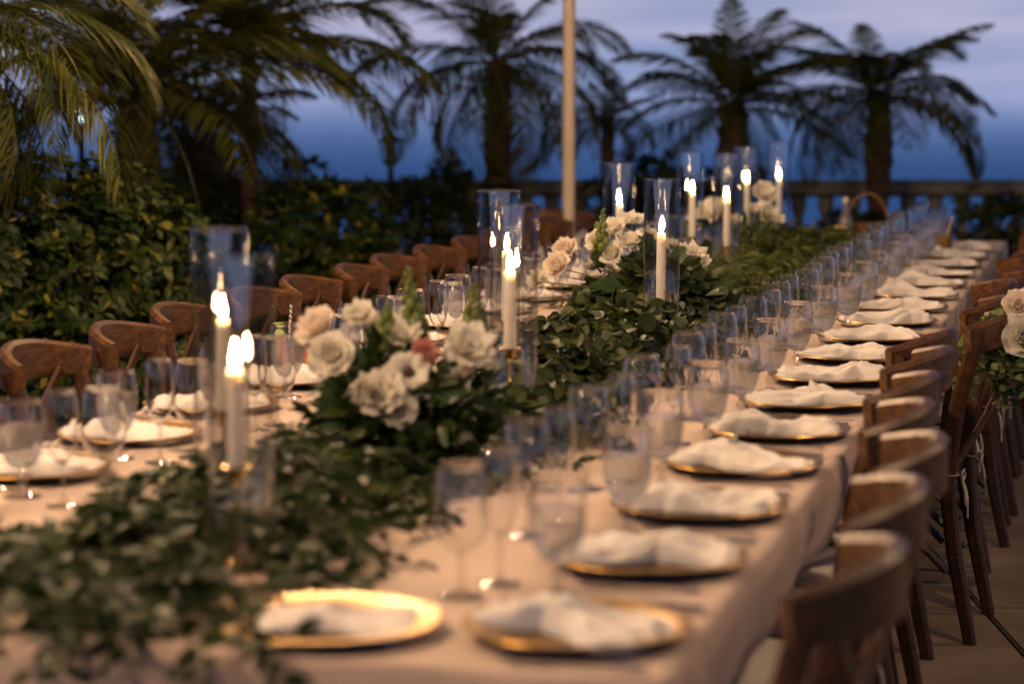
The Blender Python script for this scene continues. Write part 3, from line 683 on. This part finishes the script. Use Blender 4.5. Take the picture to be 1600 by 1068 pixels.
# ================================================================== flowers
def petal_grid(nu=5, nv=5, L=.03, W=.03, th0=0., th1=1.2, ruf=.1, seed=0, cup=.3):
    rs = random.Random(seed); v = []; f = []; x = 0; z = 0; dl = L / nv
    for j in range(nv + 1):
        u = j / nv; w = W * (math.sin(math.pi * (.12 + .62 * u))) ** .9
        th = th0 + (th1 - th0) * u
        for i in range(nu + 1):
            a = 2 * i / nu - 1; rz = ruf * L * u * u * math.sin(a * 5 + rs.uniform(-.6, .6) + seed)
            v.append((a * w / 2, x - cup * w * a * a * math.cos(th) * .6 + rz * math.cos(th), z + cup * w * a * a * math.sin(th) * .6 + rz * math.sin(th)))
        x += math.sin(th) * dl; z += math.cos(th) * dl
    for j in range(nv): f += [(j * (nu + 1) + i, j * (nu + 1) + i + 1, (j + 1) * (nu + 1) + i + 1, (j + 1) * (nu + 1) + i) for i in range(nu)]
    return v, f
def bloom_mesh(rings, seed):
    """rings: (count, start radius, length, width, angle at base, angle at tip, ruffle)"""
    b = MB(); rs = random.Random(seed)
    for ri, (n, r0, L, W, a0, a1, ruf) in enumerate(rings):
        for k in range(n):
            v, f = petal_grid(6, 6, L * rs.uniform(.88, 1.12), W * rs.uniform(.9, 1.12), a0 + rs.uniform(-.12, .12), a1 + rs.uniform(-.22, .22), ruf, seed * 31 + ri * 7 + k)
            a = 2 * math.pi * (k + .5 * (ri % 2)) / n + rs.uniform(-.15, .15)
            b.add([(x * math.cos(a) - (y + r0) * math.sin(a), x * math.sin(a) + (y + r0) * math.cos(a), z) for x, y, z in v], f)
    return b.mesh('bloom')
ROSE = [bloom_mesh([(3, .002, .026, .026, .0, -.25, .03), (4, .005, .032, .036, .15, -.05, .05), (5, .008, .036, .046, .4, .25, .07), (6, .010, .040, .052, .75, .8, .10), (6, .010, .042, .056, 1.05, 1.35, .14)], k) for k in range(3)]
LISI = [bloom_mesh([(4, .003, .034, .042, .15, .15, .08), (5, .004, .044, .058, .45, .65, .16), (6, .005, .050, .062, .8, 1.25, .22)], 20 + k) for k in range(3)]
BUDR = [bloom_mesh([(3, .002, .03, .028, .1, -.3, .05), (4, .006, .034, .038, .3, -.1, .08), (5, .009, .034, .042, .55, .15, .1)], 50 + k) for k in range(2)]
ANEM = bloom_mesh([(6, .006, .034, .036, .9, 1.35, .15), (7, .006, .036, .036, 1.15, 1.6, .15)], 70)
CARN = bloom_mesh([(5, .002, .022, .022, .1, .3, .4), (7, .003, .026, .024, .4, .8, .45), (9, .004, .028, .026, .7, 1.3, .45), (9, .005, .028, .028, 1.0, 1.7, .45)], 80)
def spike_meshes(h, seed):
    rs = random.Random(seed); b = MB(); c = MB()
    c.tube([(0, 0, 0), (.004, 0, h * .5), (0, .004, h)], [.0028, .0022, .001], 6)
    n = 21
    for k in range(n):
        u = k / n; z = h * (.22 + .78 * u); r_ = .0115 * (1 - u) + .0038; a = k * 2.4; rad = .017 * (1 - u) + .003
        b.ball((rad * math.cos(a), rad * math.sin(a), z), r_, 6, (.85, .85, 1.15))
    return c.mesh('stalk'), b.mesh('bud')
SALAL = leaf_base(.085, .052, 'oval', 5, .22, .25)
def face_rot(d, roll=0):          # rotation that turns local +z towards d
    return Vector(d).to_track_quat('Z', 'Y').to_matrix().to_4x4() @ Matrix.Rotation(roll, 4, 'Z')
def arrangement(name, label, s, t, blooms, spikes, depth0, bowl_r=.085, bowl_h=.10, nleaf=120, nsal=22, rad=.20, toph=.22, base_leaf=RUS, leafmat='ruscus', nsing=110, bscale=.92):
    org = T(s, t, TABLE_Z + .004); a = thing(name, label, 'flowers', org)
    obj('bowl', MB().lathe([(.001, 0), (.05, 0), (bowl_r * .95, bowl_h * .35), (bowl_r, bowl_h * .65), (bowl_r * .93, bowl_h), (bowl_r * .90, bowl_h), (bowl_r * .95, bowl_h * .65), (.05, .012), (.001, .012)], 32).mesh('bowl'), 'bowl_copper', a)
    heart = Vector((0, 0, bowl_h))
    stm = MB()
    for (px, py, dd, kind, sc, mt) in blooms:
        p = P(px, py, depth0 + dd) - org
        d = (p - heart).normalized() * .8 + Vector((0, -.95, .35)) * 1.15 + rv(.3)
        me_ = {'rose': random.choice(ROSE), 'lisi': random.choice(LISI), 'bud': random.choice(BUDR), 'anem': ANEM, 'carn': CARN}[kind]
        mk = me_.name + mt
        me2 = bpy.data.meshes.get(mk)
        if me2 is None: me2 = me_.copy(); me2.name = mk; me2.materials.clear(); me2.materials.append(MATS[mt])
        o = obj({'rose': 'rose', 'lisi': 'lisianthus', 'bud': 'rose_bud', 'anem': 'anemone', 'carn': 'carnation'}[kind], me2, mt, a, M=Matrix.Translation(p) @ face_rot(d, random.uniform(0, 6)) @ Matrix.Scale(sc * bscale, 4))
        if kind in ('anem', 'lisi'):
            obj('flower_centre', MB().ball((0, 0, .008), .011 if kind == 'anem' else .006, 8).mesh('flower_centre'), 'flower_eye' if kind == 'anem' else 'flower_heart', o)
        stm.tube([tuple(heart * .7), tuple((heart + p) * .5 + Vector((0, 0, .01))), tuple(p)], .0022, 5)
    for (px, py, dd, h) in spikes:
        p = P(px, py, depth0 + dd) - org; base_ = p - Vector((random.uniform(-.02, .02), .01, h))
        c_, b_ = spike_meshes(h, int(px)); o = obj('snapdragon', c_, 'stem', a, M=Matrix.Translation(base_) @ face_rot(p - base_)); obj('buds', b_, 'bud_green', o)
        stm.tube([tuple(heart * .8), tuple(base_)], .0022, 5)
    Ms = []
    for k in range(nleaf):
        d = Vector((random.gauss(0, 1), random.gauss(0, 1), abs(random.gauss(0, .7)) - .15)).normalized(); r_ = rad * random.uniform(.35, 1.0)
        p = org + heart + Vector((d.x * r_, d.y * r_, d.z * toph * random.uniform(.3, .9) - .02))
        for q in range(5): Ms.append(leaf_matrix(p + rv(.022), d + rv(.8), Vector((0, -.3, 1)) + rv(.7), random.uniform(.7, 1.25)))
    bpy.context.view_layer.update()
    plant_leaves(a, base_leaf, Ms, leafmat, nsing, lambda m_: -Vector(m_[:3, 3]).y * 2 + m_[2, 3] + random.uniform(0, .2))
    sl = new_mesh('broad_leaf', *SALAL); sl.materials.append(MATS['salal'])
    for k in range(nsal):
        d = Vector((random.gauss(0, 1), random.gauss(-.4, .9), random.uniform(.05, 1.1))).normalized(); r_ = rad * random.uniform(.4, .85)
        p = heart + Vector((d.x * r_, d.y * r_, d.z * toph * random.uniform(.4, .8)))
        obj('broad_leaf', sl, 'salal', a, M=Matrix(leaf_matrix(p, d + rv(.5), Vector((0, -.6, .8)) + rv(.6), random.uniform(.7, 1.2)).tolist()))
    obj('stalks', stm.mesh('stalks'), 'stem', a)
    return a
W_, PK, BL = 'white_petal', 'pink_petal', 'blush_petal'
b1 = [(520, 556, -.12, 'rose', 1.05, W_), (500, 515, .0, 'rose', 1.0, BL), (563, 500, .08, 'lisi', .8, W_), (628, 530, .0, 'lisi', .85, W_),
      (663, 553, -.10, 'carn', .92, PK), (637, 583, -.13, 'anem', 1.15, W_), (595, 620, -.16, 'lisi', 1.15, W_), (622, 640, -.17, 'rose', .85, W_), (568, 612, -.17, 'bud', 1.0, W_),
      (728, 552, -.08, 'lisi', 1.2, W_), (748, 560, -.05, 'rose', .8, W_), (700, 560, -.06, 'bud', .9, W_), (723, 583, -.10, 'bud', .7, BL), (585, 512, .1, 'bud', .9, W_), (610, 510, .05, 'bud', .8, W_)]
arrangement('flower_bowl', 'copper bowl of white blooms with one pink bloom and green snapdragons', 4.70, -1.42, b1, [(637, 412, .03, .17), (607, 470, .0, .12), (742, 440, .02, .15), (752, 470, .04, .12), (655, 470, .06, .12)], 4.93, .085, .105, 150, 26, .19, .20)
b2 = [(873, 418, -.12, 'rose', 1.0, BL), (884, 392, -.06, 'rose', .9, BL), (843, 440, -.05, 'lisi', .75, W_), (935, 380, -.08, 'rose', .9, W_), (962, 363, .02, 'lisi', .95, W_), (960, 400, -.12, 'lisi', .9, W_), (985, 350, .05, 'lisi', .85, W_),
      (990, 380, -.03, 'rose', .9, W_), (1010, 375, .05, 'lisi', .8, W_), (1048, 400, .0, 'lisi', 1.0, W_), (1082, 405, .02, 'lisi', 1.0, W_), (1068, 398, .08, 'bud', 1.0, W_), (930, 418, -.1, 'bud', .8, W_), (845, 425, .08, 'bud', .8, W_), (1015, 400, -.02, 'bud', .9, W_)]
arrangement('flower_bowl', 'low bowl of white blooms with two blush blooms and a green snapdragon', 7.60, -1.45, b2, [(943, 324, -.12, .17), (932, 345, -.02, .12), (1010, 395, .0, .1)], 7.85, .08, .09, 150, 24, .27, .22, EUC, 'eucalyptus', 110, .98)
b3 = [(1110, 338, -.05, 'lisi', 1.1, W_), (1095, 345, .0, 'rose', 1.1, W_), (1120, 330, .05, 'lisi', 1.1, W_), (1192, 305, .1, 'rose', 1.15, W_), (1200, 345, -.08, 'lisi', 1.1, W_), (1185, 335, .0, 'rose', 1.0, W_), (1150, 350, -.05, 'bud', 1., W_)]
arrangement('flower_bowl', 'bowl of white blooms half buried in feathery green among the farthest candles', 9.95, -1.55, b3, [], 10.1, .08, .09, 160, 12, .34, .24, FER, 'fern', 120, 1.05)

# swag on the flower chair
bpy.context.view_layer.update()
so = P(1570, 510, 6.66); sw = thing('flower_swag', 'swag of eucalyptus with a white and a blush bloom hung on a chair back', 'flowers', so)
Ms = []
for k in range(64):
    st = so + Vector((random.uniform(-.04, .12), random.uniform(-.05, .02), random.uniform(-.06, .07)))
    sprig(st, random.uniform(math.pi * .75, math.pi * 1.9), random.uniform(.10, .22), 9, random.uniform(-1.6, .2), lambda q: so.z - .30, Ms, None, 1.05, True, 65)
EUS = leaf_base(.040, .028, 'oval', 5, .2, .15)
leafy('swag_leaf', [(.0, (.05, .08, .03)), (.5, (.11, .16, .055)), (1., (.22, .27, .10))], .5)
plant_leaves(sw, EUS, Ms, 'swag_leaf', 220, lambda m_: -m_[1, 3])
for (px, py, dd, ms, sc, mt) in ((1603, 528, -.09, ROSE[0], 1.3, W_), (1592, 480, -.06, ROSE[1], .9, BL), (1582, 600, -.06, BUDR[0], .7, BL)):
    me2 = ms.copy(); me2.materials.clear(); me2.materials.append(MATS[mt])
    obj('rose', me2, mt, sw, M=Matrix.Translation(P(px, py, 6.66 + dd) - so) @ face_rot((-.25, -.8, .35)) @ Matrix.Scale(sc, 4))

# ================================================================== drinks and small things on the table
def tumbler(name, label, p, r_, h, drink, level, straw_tilt=.2, lime=False, smat='straw'):
    g_ = thing(name, label, 'drink', p)
    pr = [(r_ * .82, 0), (r_ * .84, .004), (r_ * .93, h * .5), (r_, h)]
    obj('tumbler', MB().lathe([(.001, 0)] + shell(pr, .002)[1:-2] + [(r_ * .8, .006), (.001, .006)], 30).mesh('tumbler'), 'goblet_glass', g_)
    obj('liquid', MB().lathe([(.001, .008), (r_ * .80, .008), (r_ * .90, h * .5), (r_ * .82 + r_ * .16 * level, h * level), (.001, h * level)], 28).mesh('liquid'), drink, g_)
    obj('straw', MB().tube([(-.01, 0, .012), (-.01 + straw_tilt * h * 1.9, 0, h * 1.75)], .0035 if smat == 'straw' else .005, 8).mesh('straw'), smat, g_)
    if lime:
        v = [(0, 0, 0)]; n = 14
        w = MB()
        for sd, mt in ((0, 'lime_peel'),):
            w.lathe([(.001, -.003), (.021, -.003), (.0225, 0), (.021, .003), (.001, .003)], 20)
        o = obj('lime_wheel', w.mesh('lime_wheel'), 'lime_peel', g_, (-r_ * .98, -.004, h + .006), (R(90), R(20), R(-25)))
        obj('lime_flesh', MB().lathe([(.001, 0), (.0185, 0), (.0185, .0015), (.001, .0015)], 20).mesh('lime_flesh'), 'lime_flesh', o, (0, 0, .0028))
    return g_
tz = TABLE_Z + .005
p1 = P(455, 534, 6.35); p1.z = tz; p2 = P(490, 534, 6.3); p2.z = tz
tumbler('cocktail', 'orange cocktail with a lime wheel and a spotted paper straw', p1, .036, .115, 'drink', .85, .05, True)
tumbler('cocktail', 'orange cocktail without lime beside the one with the lime wheel', p2, .036, .112, 'drink', .8, .25)
p3 = P(1472, 534, 11.0); p3.z = tz
tumbler('cocktail', 'amber drink with a thick bamboo stirrer near the far end of the table', p3, .042, .10, 'amber_drink', .92, .25, False, 'bamboo')
# basket and bottle at the far end
pb = P(1352, 534, 11.75); pb.z = tz
bk = thing('wicker_basket', 'small round wicker basket with a tall hoop handle', 'basket', pb)
bb = MB()
for k in range(9):
    z = .008 + k * .011; rr = .085 + .022 * k / 8
    bb.tube([((rr + .004 * math.sin(q * 2.4 + k * 3.1)) * math.cos(q * math.pi / 16), (rr + .004 * math.sin(q * 2.4 + k * 3.1)) * math.sin(q * math.pi / 16), z) for q in range(33)], .0062, 6, cap=False)
bb.lathe([(.001, .003), (.085, .003), (.085, .008), (.001, .008)], 24)
obj('body', bb.mesh('body'), 'wicker', bk)
obj('hoop_handle', MB().tube([(.103 * math.cos(a), .0, .09 + .155 * math.sin(a)) for a in np.linspace(0, math.pi, 21)], .007, 8, up=Vector((0, 1, 0))).mesh('hoop_handle'), 'wicker', bk)
bt = thing('glass_bottle', 'clear glass bottle with a pale stopper standing beside the wicker basket', 'bottle', pb + Vector((-.125, -.14, 0)))
obj('body', MB().lathe([(.001, 0), (.032, 0), (.035, .006), (.035, .11), (.028, .14), (.013, .17), (.012, .21), (.001, .21)], 28).mesh('body'), 'bottle_glass', bt)
obj('stopper', MB().lathe([(.010, .205), (.015, .21), (.015, .232), (.001, .236)], 16).mesh('stopper'), 'ribbon', bt)
arc = thing('wicker_ring', 'pale bent cane ring leaning by the glasses at the far table end', 'ring', P(1312, 375, 11.3))
obj('hoop', MB().tube([(.055 * math.cos(a), .0, .01 + .075 * math.sin(a)) for a in np.linspace(-.4, math.pi + .4, 21)], .008, 8, up=Vector((0, 1, 0))).mesh('hoop'), 'bamboo', arc)
arc.location.z = tz + .028

# ================================================================== far table on the hedge side
ft = P(872, 534, 13.0); ft.z = 0
ftab = thing('round_table', 'small cloth-covered round table beside the pale pole in the distance', 'table', ft)
obj('top', MB().lathe([(.001, .71), (.40, .71), (.40, .735), (.001, .735)], 40).mesh('top'), 'bamboo', ftab)
obj('pedestal', MB().lathe([(.22, 0), (.22, .02), (.04, .05), (.03, .71)], 20).mesh('pedestal'), 'black_metal', ftab)
fcl = MB(); pr = [(.001, .742), (.39, .742), (.408, .735), (.412, .70), (.42, .5), (.43, .25)]
fcl.lathe(pr, 72)
for i in range(len(fcl.v)):
    x, y, z = fcl.v[i]; a = math.atan2(y, x); q = max(0, (.73 - z)) / .5; k = 1 + .07 * q * math.sin(a * 11 + math.sin(a * 3)); fcl.v[i] = (x * k, y * k, z)
tag(obj('tablecloth', fcl.mesh('tablecloth'), 'cushion', None, ft), 'pale cloth hanging over the small round table in the distance', 'tablecloth')
for (px, dd, rz) in ((735, 12.6, 60), (846, 12.35, 10)):
    q = P(px, 534, dd); q.z = 0
    dup(chair0, q, R(rz), 'brown crossback chair by the small round table in the distance', 'chairs at the small round table')

# ================================================================== poles and festoon lights
def pole(p, h, label, group=None):
    o = thing('light_pole', label, 'pole', p, 0, group)
    obj('shaft', MB().tube([(0, 0, 0), (0, 0, h)], [.033, .029], 16).mesh('shaft'), 'pole_paint', o)
    obj('base_plate', MB().lathe([(.001, 0), (.16, 0), (.16, .012), (.05, .02), (.036, .06), (.001, .06)], 24).mesh('base_plate'), 'pole_paint', o)
    obj('cap', MB().ball((0, 0, h), .04, 10).mesh('cap'), 'pole_paint', o)
    return o
pA = P(888, 534, 12.0); pA.z = 0
pole(pA, 3.7, 'pale painted pole rising behind the flowers with the blush blooms')
ends = [Vector((-2.7, -.3, 0)), Vector((4.8, 7.2, 0))]
pole(ends[1], 3.5, 'added pale pole out of view on the paving, carrying the fill cable')  # added pole, out of view, only there to hang the fill bulbs
pole(ends[0], 3.5, 'pale pole carrying the other end of the festoon cable')
def festoon(a, b, sag, n, label, glabel, u0, u1):
    a, b = Vector(a), Vector(b)
    f = lambda u: a.lerp(b, u) - Vector((0, 0, sag * 4 * u * (1 - u)))
    tag(obj('festoon_cable', MB().tube([tuple(f(u)) for u in np.linspace(0, 1, 33)], .004, 6).mesh('festoon_cable'), 'cable'), label, 'cable')
    for k in range(n):
        p = f(u0 + (u1 - u0) * k / (n - 1)); o = thing('festoon_bulb', glabel, 'lamp', p, 0, glabel)
        obj('socket', MB().lathe([(.001, 0), (.012, 0), (.014, -.035), (.001, -.04)], 14).mesh('socket'), 'black_metal', o)
        obj('bulb', MB().lathe(bez([(.011, -.034), (.017, -.05), (.027, -.07), (.029, -.09), (.018, -.112), (.001, -.118)], 10), 14).mesh('bulb'), 'bulb', o)
festoon(pA + Vector((0, 0, 3.65)), ends[0] + Vector((0, 0, 3.45)), .95, 7, 'black cable of festoon lights strung over the table', 'warm bulb hanging on the cable over the table', .21, .83)
festoon(ends[0] + Vector((0, 0, 3.4)), ends[1] + Vector((0, 0, 3.4)), .3, 2, 'added black cable of fill bulbs, out of view across the paved side', 'warm fill bulb on the added cable across the paving', .62, .95)  # added cable out of view; its bulbs brighten the floor and chair backs

# garden lanterns and thin posts, seen against the dusk
def lantern(px, top_y, d, label, lit=False, w=.10, h=.16):
    p = P(px, top_y, d); z = p.z; p.z = 0; o = thing('garden_lantern', label, 'lantern', p)
    obj('post', MB().tube([(0, 0, 0), (0, 0, z - h - .03)], .018, 8).mesh('post'), 'black_metal', o)
    obj('roof', MB().lathe([(w * .75, z - .05), (w * .7, z - .04), (w * .25, z - .01), (.001, z)], 6).mesh('roof', False), 'black_metal', o)
    obj('tray', MB().lathe([(.001, z - h - .03), (w * .3, z - h - .03), (w * .5, z - h), (.001, z - h)], 6).mesh('tray', False), 'black_metal', o)
    for k in range(6):
        a = k * math.pi / 3; obj('bar', MB().tube([(w * .47 * math.cos(a), w * .47 * math.sin(a), z - h), (w * .62 * math.cos(a), w * .62 * math.sin(a), z - .045)], .006, 5).mesh('bar'), 'black_metal', o)
    obj('globe', MB().ball((0, 0, z - h * .55), .035, 10).mesh('globe'), 'lantern_glow' if lit else 'bottle_glass', o)
lantern(610, 208, 14.2, 'dark unlit garden lantern on a post standing over the shrubs')
lantern(126, 158, 13.2, 'garden lantern with a small cold white lamp lit between the palms', True, .13, .13)
o = thing('garden_stake', 'thin dark stake standing up from the shrubs beside the palm', 'stake', P(447, 534, 13.5)); o.location.z = 0
zt = P(447, 150, 13.5).z; obj('rod', MB().tube([(0, 0, 0), (.01, 0, zt * .6), (0, 0, zt)], [.012, .009, .006], 6).mesh('rod'), 'twig', o)

# ================================================================== shrubs
HED = leaf_base(.058, .025, 'obovate', 4, .25, .3)
def bush(name, label, boxes, n, base, mt, lpr, nsing, rosette=True, up=.6, stemmed=True, group=None):
    """boxes: ellipsoid lobes (centre, radii); rosettes of leaves over their outer shells"""
    c0 = Vector(boxes[0][0]); org = Vector((c0.x, c0.y, .03)); b_ = thing(name, label, 'shrub', org, 0, group)
    Ms = []; wts = [r_[0] * r_[2] for _, r_ in boxes]
    for k in range(n):
        c, r_ = random.choices(boxes, wts)[0]; d = Vector((random.gauss(0, 1), random.gauss(0, 1), random.gauss(.15, 1))).normalized()
        q = random.uniform(.55, 1.0) ** .6 * (1 + .22 * mnoise.noise(Vector((d.x * 3 + c[0], d.y * 3, d.z * 3))))
        p = Vector((c[0] + d.x * r_[0] * q, c[1] + d.y * r_[1] * q, max(.06, c[2] + d.z * r_[2] * q)))
        ax = (d + Vector((0, 0, up)) + rv(.5)).normalized(); x = ax.orthogonal().normalized(); y = ax.cross(x)
        for i in range(lpr):
            a = i * 2 * math.pi / lpr + random.uniform(-.4, .4); o_ = x * math.cos(a) + y * math.sin(a)
            Ms.append(leaf_matrix(p + o_ * .006, o_ + ax * random.uniform(.15, .9), ax + rv(.3), random.uniform(.65, 1.2)))
    bpy.context.view_layer.update()
    plant_leaves(b_, base, Ms, mt, nsing, lambda m_: -m_[1, 3] * 2 + m_[2, 3] + random.uniform(0, .4))
    st = MB()
    for k in range(9):
        c, r_ = random.choice(boxes); a = random.uniform(0, 6.28); st.tube([(c0.x + math.cos(a) * .1, c0.y + math.sin(a) * .1, .0), (c[0] + math.cos(a) * r_[0] * .3, c[1] + math.sin(a) * r_[1] * .3, c[2] * .7), (c[0] + math.cos(a) * r_[0] * .6, c[1] + math.sin(a) * r_[1] * .6, c[2] + r_[2] * .3)], [.016, .011, .006], 6)
    me_ = st.mesh('stems'); me_.transform(Matrix.Translation(-org)); obj('stems', me_, 'twig', b_)
def lobe(px, py, d, rx, rz_, ry=.35):
    c = P(px, py, d); return ((c.x, c.y, c.z), (rx, ry, rz_))
bush('variegated_hedge', 'green and yellow leafed hedge behind the first chairs on the hedge side', [lobe(60, 400, 9.4, 0.46, 0.42), lobe(-90, 420, 9.1, 0.50, 0.46), lobe(170, 380, 9.6, 0.33, 0.31), lobe(235, 420, 9.7, 0.29, 0.37), lobe(30, 560, 9.2, 0.55, 0.44), lobe(200, 560, 9.6, 0.44, 0.39), lobe(290, 420, 9.9, 0.18, 0.22), lobe(330, 520, 9.9, 0.22, 0.33), lobe(20, 330, 9.5, 0.33, 0.22)], 2200, HED, 'hedge_leaf', 7, 300)
bush('round_shrub', 'rounded green shrub behind the chairs between hedge and pale pole', [lobe(500, 370, 12.2, .33, .30), lobe(560, 355, 12.3, .22, .24), lobe(440, 390, 12.1, .22, .3), lobe(520, 450, 12.0, .4, .3), lobe(590, 400, 12.4, .16, .25)], 620, HED, 'hedge_leaf', 6, 120)
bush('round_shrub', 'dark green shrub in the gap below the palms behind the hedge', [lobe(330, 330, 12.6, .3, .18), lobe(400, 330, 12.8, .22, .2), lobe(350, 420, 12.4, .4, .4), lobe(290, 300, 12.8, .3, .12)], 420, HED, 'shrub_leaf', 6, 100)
SHR = leaf_base(.07, .03, 'oval', 3, .25, .2)
FAR = [((475, 290), (640, 330), 13.6, .16, 'dark far shrub with a ragged top beside the unlit lantern'),
       ((690, 300), (755, 300), 13.9, .16, 'dark far shrub growing left of the tall central palm'),
       ((655, 330), (720, 360), 13.7, .18, 'dark far shrub below the tall central palm'),
       ((990, 285), (1035, 290), 13.9, .19, 'dark far shrub with a domed top between the small palm and the candles'),
       ((935, 320), (1010, 330), 14.2, .17, 'low dark shrub before the balustrade beside the pale pole'),
       ((1120, 300), (1180, 320), 14.1, .17, 'low dark shrub at the foot of the spiky palm'),
       ((1300, 360), (1380, 365), 14.2, .12, 'low dark shrub under the palm with the swollen trunk'),
       ((1530, 345), (1600, 350), 13.8, .16, 'dark shrub before the balustrade at the end of the flowered chair row')]
for (x1, y1), (x2, y2), d, r_, lab in FAR:
    bx_ = [lobe(x1 + (x2 - x1) * u + random.uniform(-8, 8), y1 + (y2 - y1) * u + random.uniform(-12, 12), d + random.uniform(-.1, .1), r_ * random.uniform(.75, 1.1), r_ * random.uniform(.7, 1.1), .2) for u in (0, .33, .66, 1)]
    bx_ += [(((a[0]), a[1], .3), (r_ * 1.1, .2, .38)) for a, _ in bx_]
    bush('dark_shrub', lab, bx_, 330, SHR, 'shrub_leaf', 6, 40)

# ================================================================== palms
def frond_mesh(L, droop, seed, nl=60, ll=.29, w=.0115):
    rs = random.Random(seed); b = MB(); pts = []; cur = Vector((0, 0, 0)); n = 24
    for i in range(n + 1):
        u = i / n; a = -droop * u ** 1.4; pts.append(cur.copy()); cur = cur + Vector((0, math.cos(a), math.sin(a))) * (L / n)
    b.tube([tuple(p) for p in pts], [.009 * (1 - .85 * i / n) for i in range(n + 1)], 5, up=Vector((1, 0, 0)))
    for k in range(nl):
        u = .12 + .88 * k / (nl - 1); i = min(n - 1, int(u * n)); p = pts[i].lerp(pts[i + 1], u * n - i); t_ = (pts[i + 1] - pts[i]).normalized()
        l = ll * (math.sin(math.pi * (.10 + .86 * u)) ** .7) * rs.uniform(.85, 1.1)
        for sg in (-1, 1):
            d = (Vector((sg, 0, 0)) * math.sin(R(58)) + t_ * math.cos(R(58)) + Vector((0, 0, .25)) + Vector((rs.uniform(-.12, .12), rs.uniform(-.12, .12), rs.uniform(-.15, .15)))).normalized()
            q = p.copy(); row = []; wv = d.cross(Vector((0, 0, 1))).normalized(); m_ = 4
            for j in range(m_ + 1):
                ww = w * (.55, 1, .9, .6, .08)[j] / 2; row.append((q - wv * ww, q + wv * ww)); q = q + d * (l / m_); d = (d + Vector((0, 0, -.42 - .15 * u))).normalized()
            v = [x for pr_ in row for x in pr_]; b.add(v, [(2 * j, 2 * j + 1, 2 * j + 3, 2 * j + 2) for j in range(m_)])
    return b.mesh('frond')
FR = [frond_mesh(1.0, dr, k) for k, dr in enumerate((.7, 1.2, 1.7, 2.3))]
FINE = [frond_mesh(1.0, dr, 30 + k, 52, .30, .0095) for k, dr in enumerate((.7, 1.2, 1.7, 2.3))]
def palm(label, px, py, d, R_, nf, trunk_w, bulge=0, elev=(-.35, 1.35), dense=1.0, seed=0, lean=0, group=None, fr=None, FR=FR, shag=.62):
    rs = random.Random(seed); c = P(px, py, d); o = thing('palm_tree', label, 'palm', (c.x - lean, c.y, .0))
    cz = c.z; pr = []; n = 26
    for i in range(n + 1):
        u = i / n; r_ = trunk_w / 2 * (1.0 + .25 * (1 - u) + bulge * math.exp(-((u - .78) / .16) ** 2)) * (1 + (.10 if i % 2 else -.05))
        pr.append((r_, cz * u))
    tv = MB().lathe([(.001, 0)] + pr + [(.001, cz + .03)], 14)
    for i in range(len(tv.v)):
        x, y, z = tv.v[i]; tv.v[i] = (x + lean * (z / cz) ** 1.5, y, z)
    tr = obj('trunk', tv.mesh('trunk'), 'palm_trunk', o)
    stubs = MB()
    for k in range(26):
        a = k * 2.4; z = cz * (shag + (1 - shag) * k / 26); rr = trunk_w / 2; e = Vector((math.cos(a), math.sin(a), .9)); lx = lean * (z / cz) ** 1.5
        stubs.tube([(lx + rr * .7 * e.x, rr * .7 * e.y, z - .02), (lx + rr * 1.35 * e.x, rr * 1.35 * e.y, z + .07)], [.02, .009], 5)
    obj('frond_stubs', stubs.mesh('frond_stubs'), 'palm_trunk', tr)
    for k in range(nf):
        u = (k + .5) / nf; el = elev[1] + (elev[0] - elev[1]) * u ** .9 + rs.uniform(-.12, .12); az = k * 2.39996 + rs.uniform(-.25, .25)
        me_ = FR[min(3, max(0, int(1.2 + 1.6 * u + rs.uniform(-.9, .9))))] if fr is None else FR[rs.choice(fr)]
        sc = R_ * rs.uniform(.85, 1.12) * (.85 + .15 * min(1, u * 3))
        M = Matrix.Translation((lean, 0, cz)) @ Matrix.Rotation(az, 4, 'Z') @ Matrix.Rotation(el, 4, 'X') @ Matrix.Rotation(rs.uniform(-.3, .3), 4, 'Y') @ Matrix.Scale(sc, 4)
        obj('frond', me_, 'palm_leaf', o, M=M)
    return o
palm('leafy palm with arching fronds reaching over the yellow-tipped hedge', -120, 45, 8.6, .95, 48, .13, elev=(-.5, 1.3), seed=1, FR=FINE)
palm('lit palm with a shaggy brown trunk between the hedge and the unlit lantern', 213, 165, 11.6, 1.12, 27, .17, .25, seed=2, elev=(-.02, 1.3))
palm('tall slender palm with drooping fronds beside the thin stake', 388, 85, 12.2, 1.0, 26, .075, 0, seed=3, elev=(-.12, 1.3))
palm('short palm with a thick brown trunk under the taller lit palms', 322, 215, 12.9, .62, 22, .30, .1, seed=4, elev=(.15, 1.3))
palm('tall dark palm silhouette standing left of the pale pole', 778, 100, 14.5, .95, 27, .14, .1, seed=5, elev=(-.75, 1.3))
palm('spiky dark palm silhouette behind the far candles', 1146, 165, 14.6, .80, 28, .16, .1, seed=6, elev=(-.35, 1.4), fr=(0, 0, 1))
palm('dark palm silhouette with a swollen trunk over the glasses', 1374, 150, 14.6, .82, 31, .105, .62, seed=8, elev=(-.30, 1.15), fr=(0, 1, 2), shag=.9)
palm('small distant palm silhouette just right of the pale pole', 950, 190, 15.0, .38, 22, .07, 0, seed=9, elev=(-.3, 1.2))
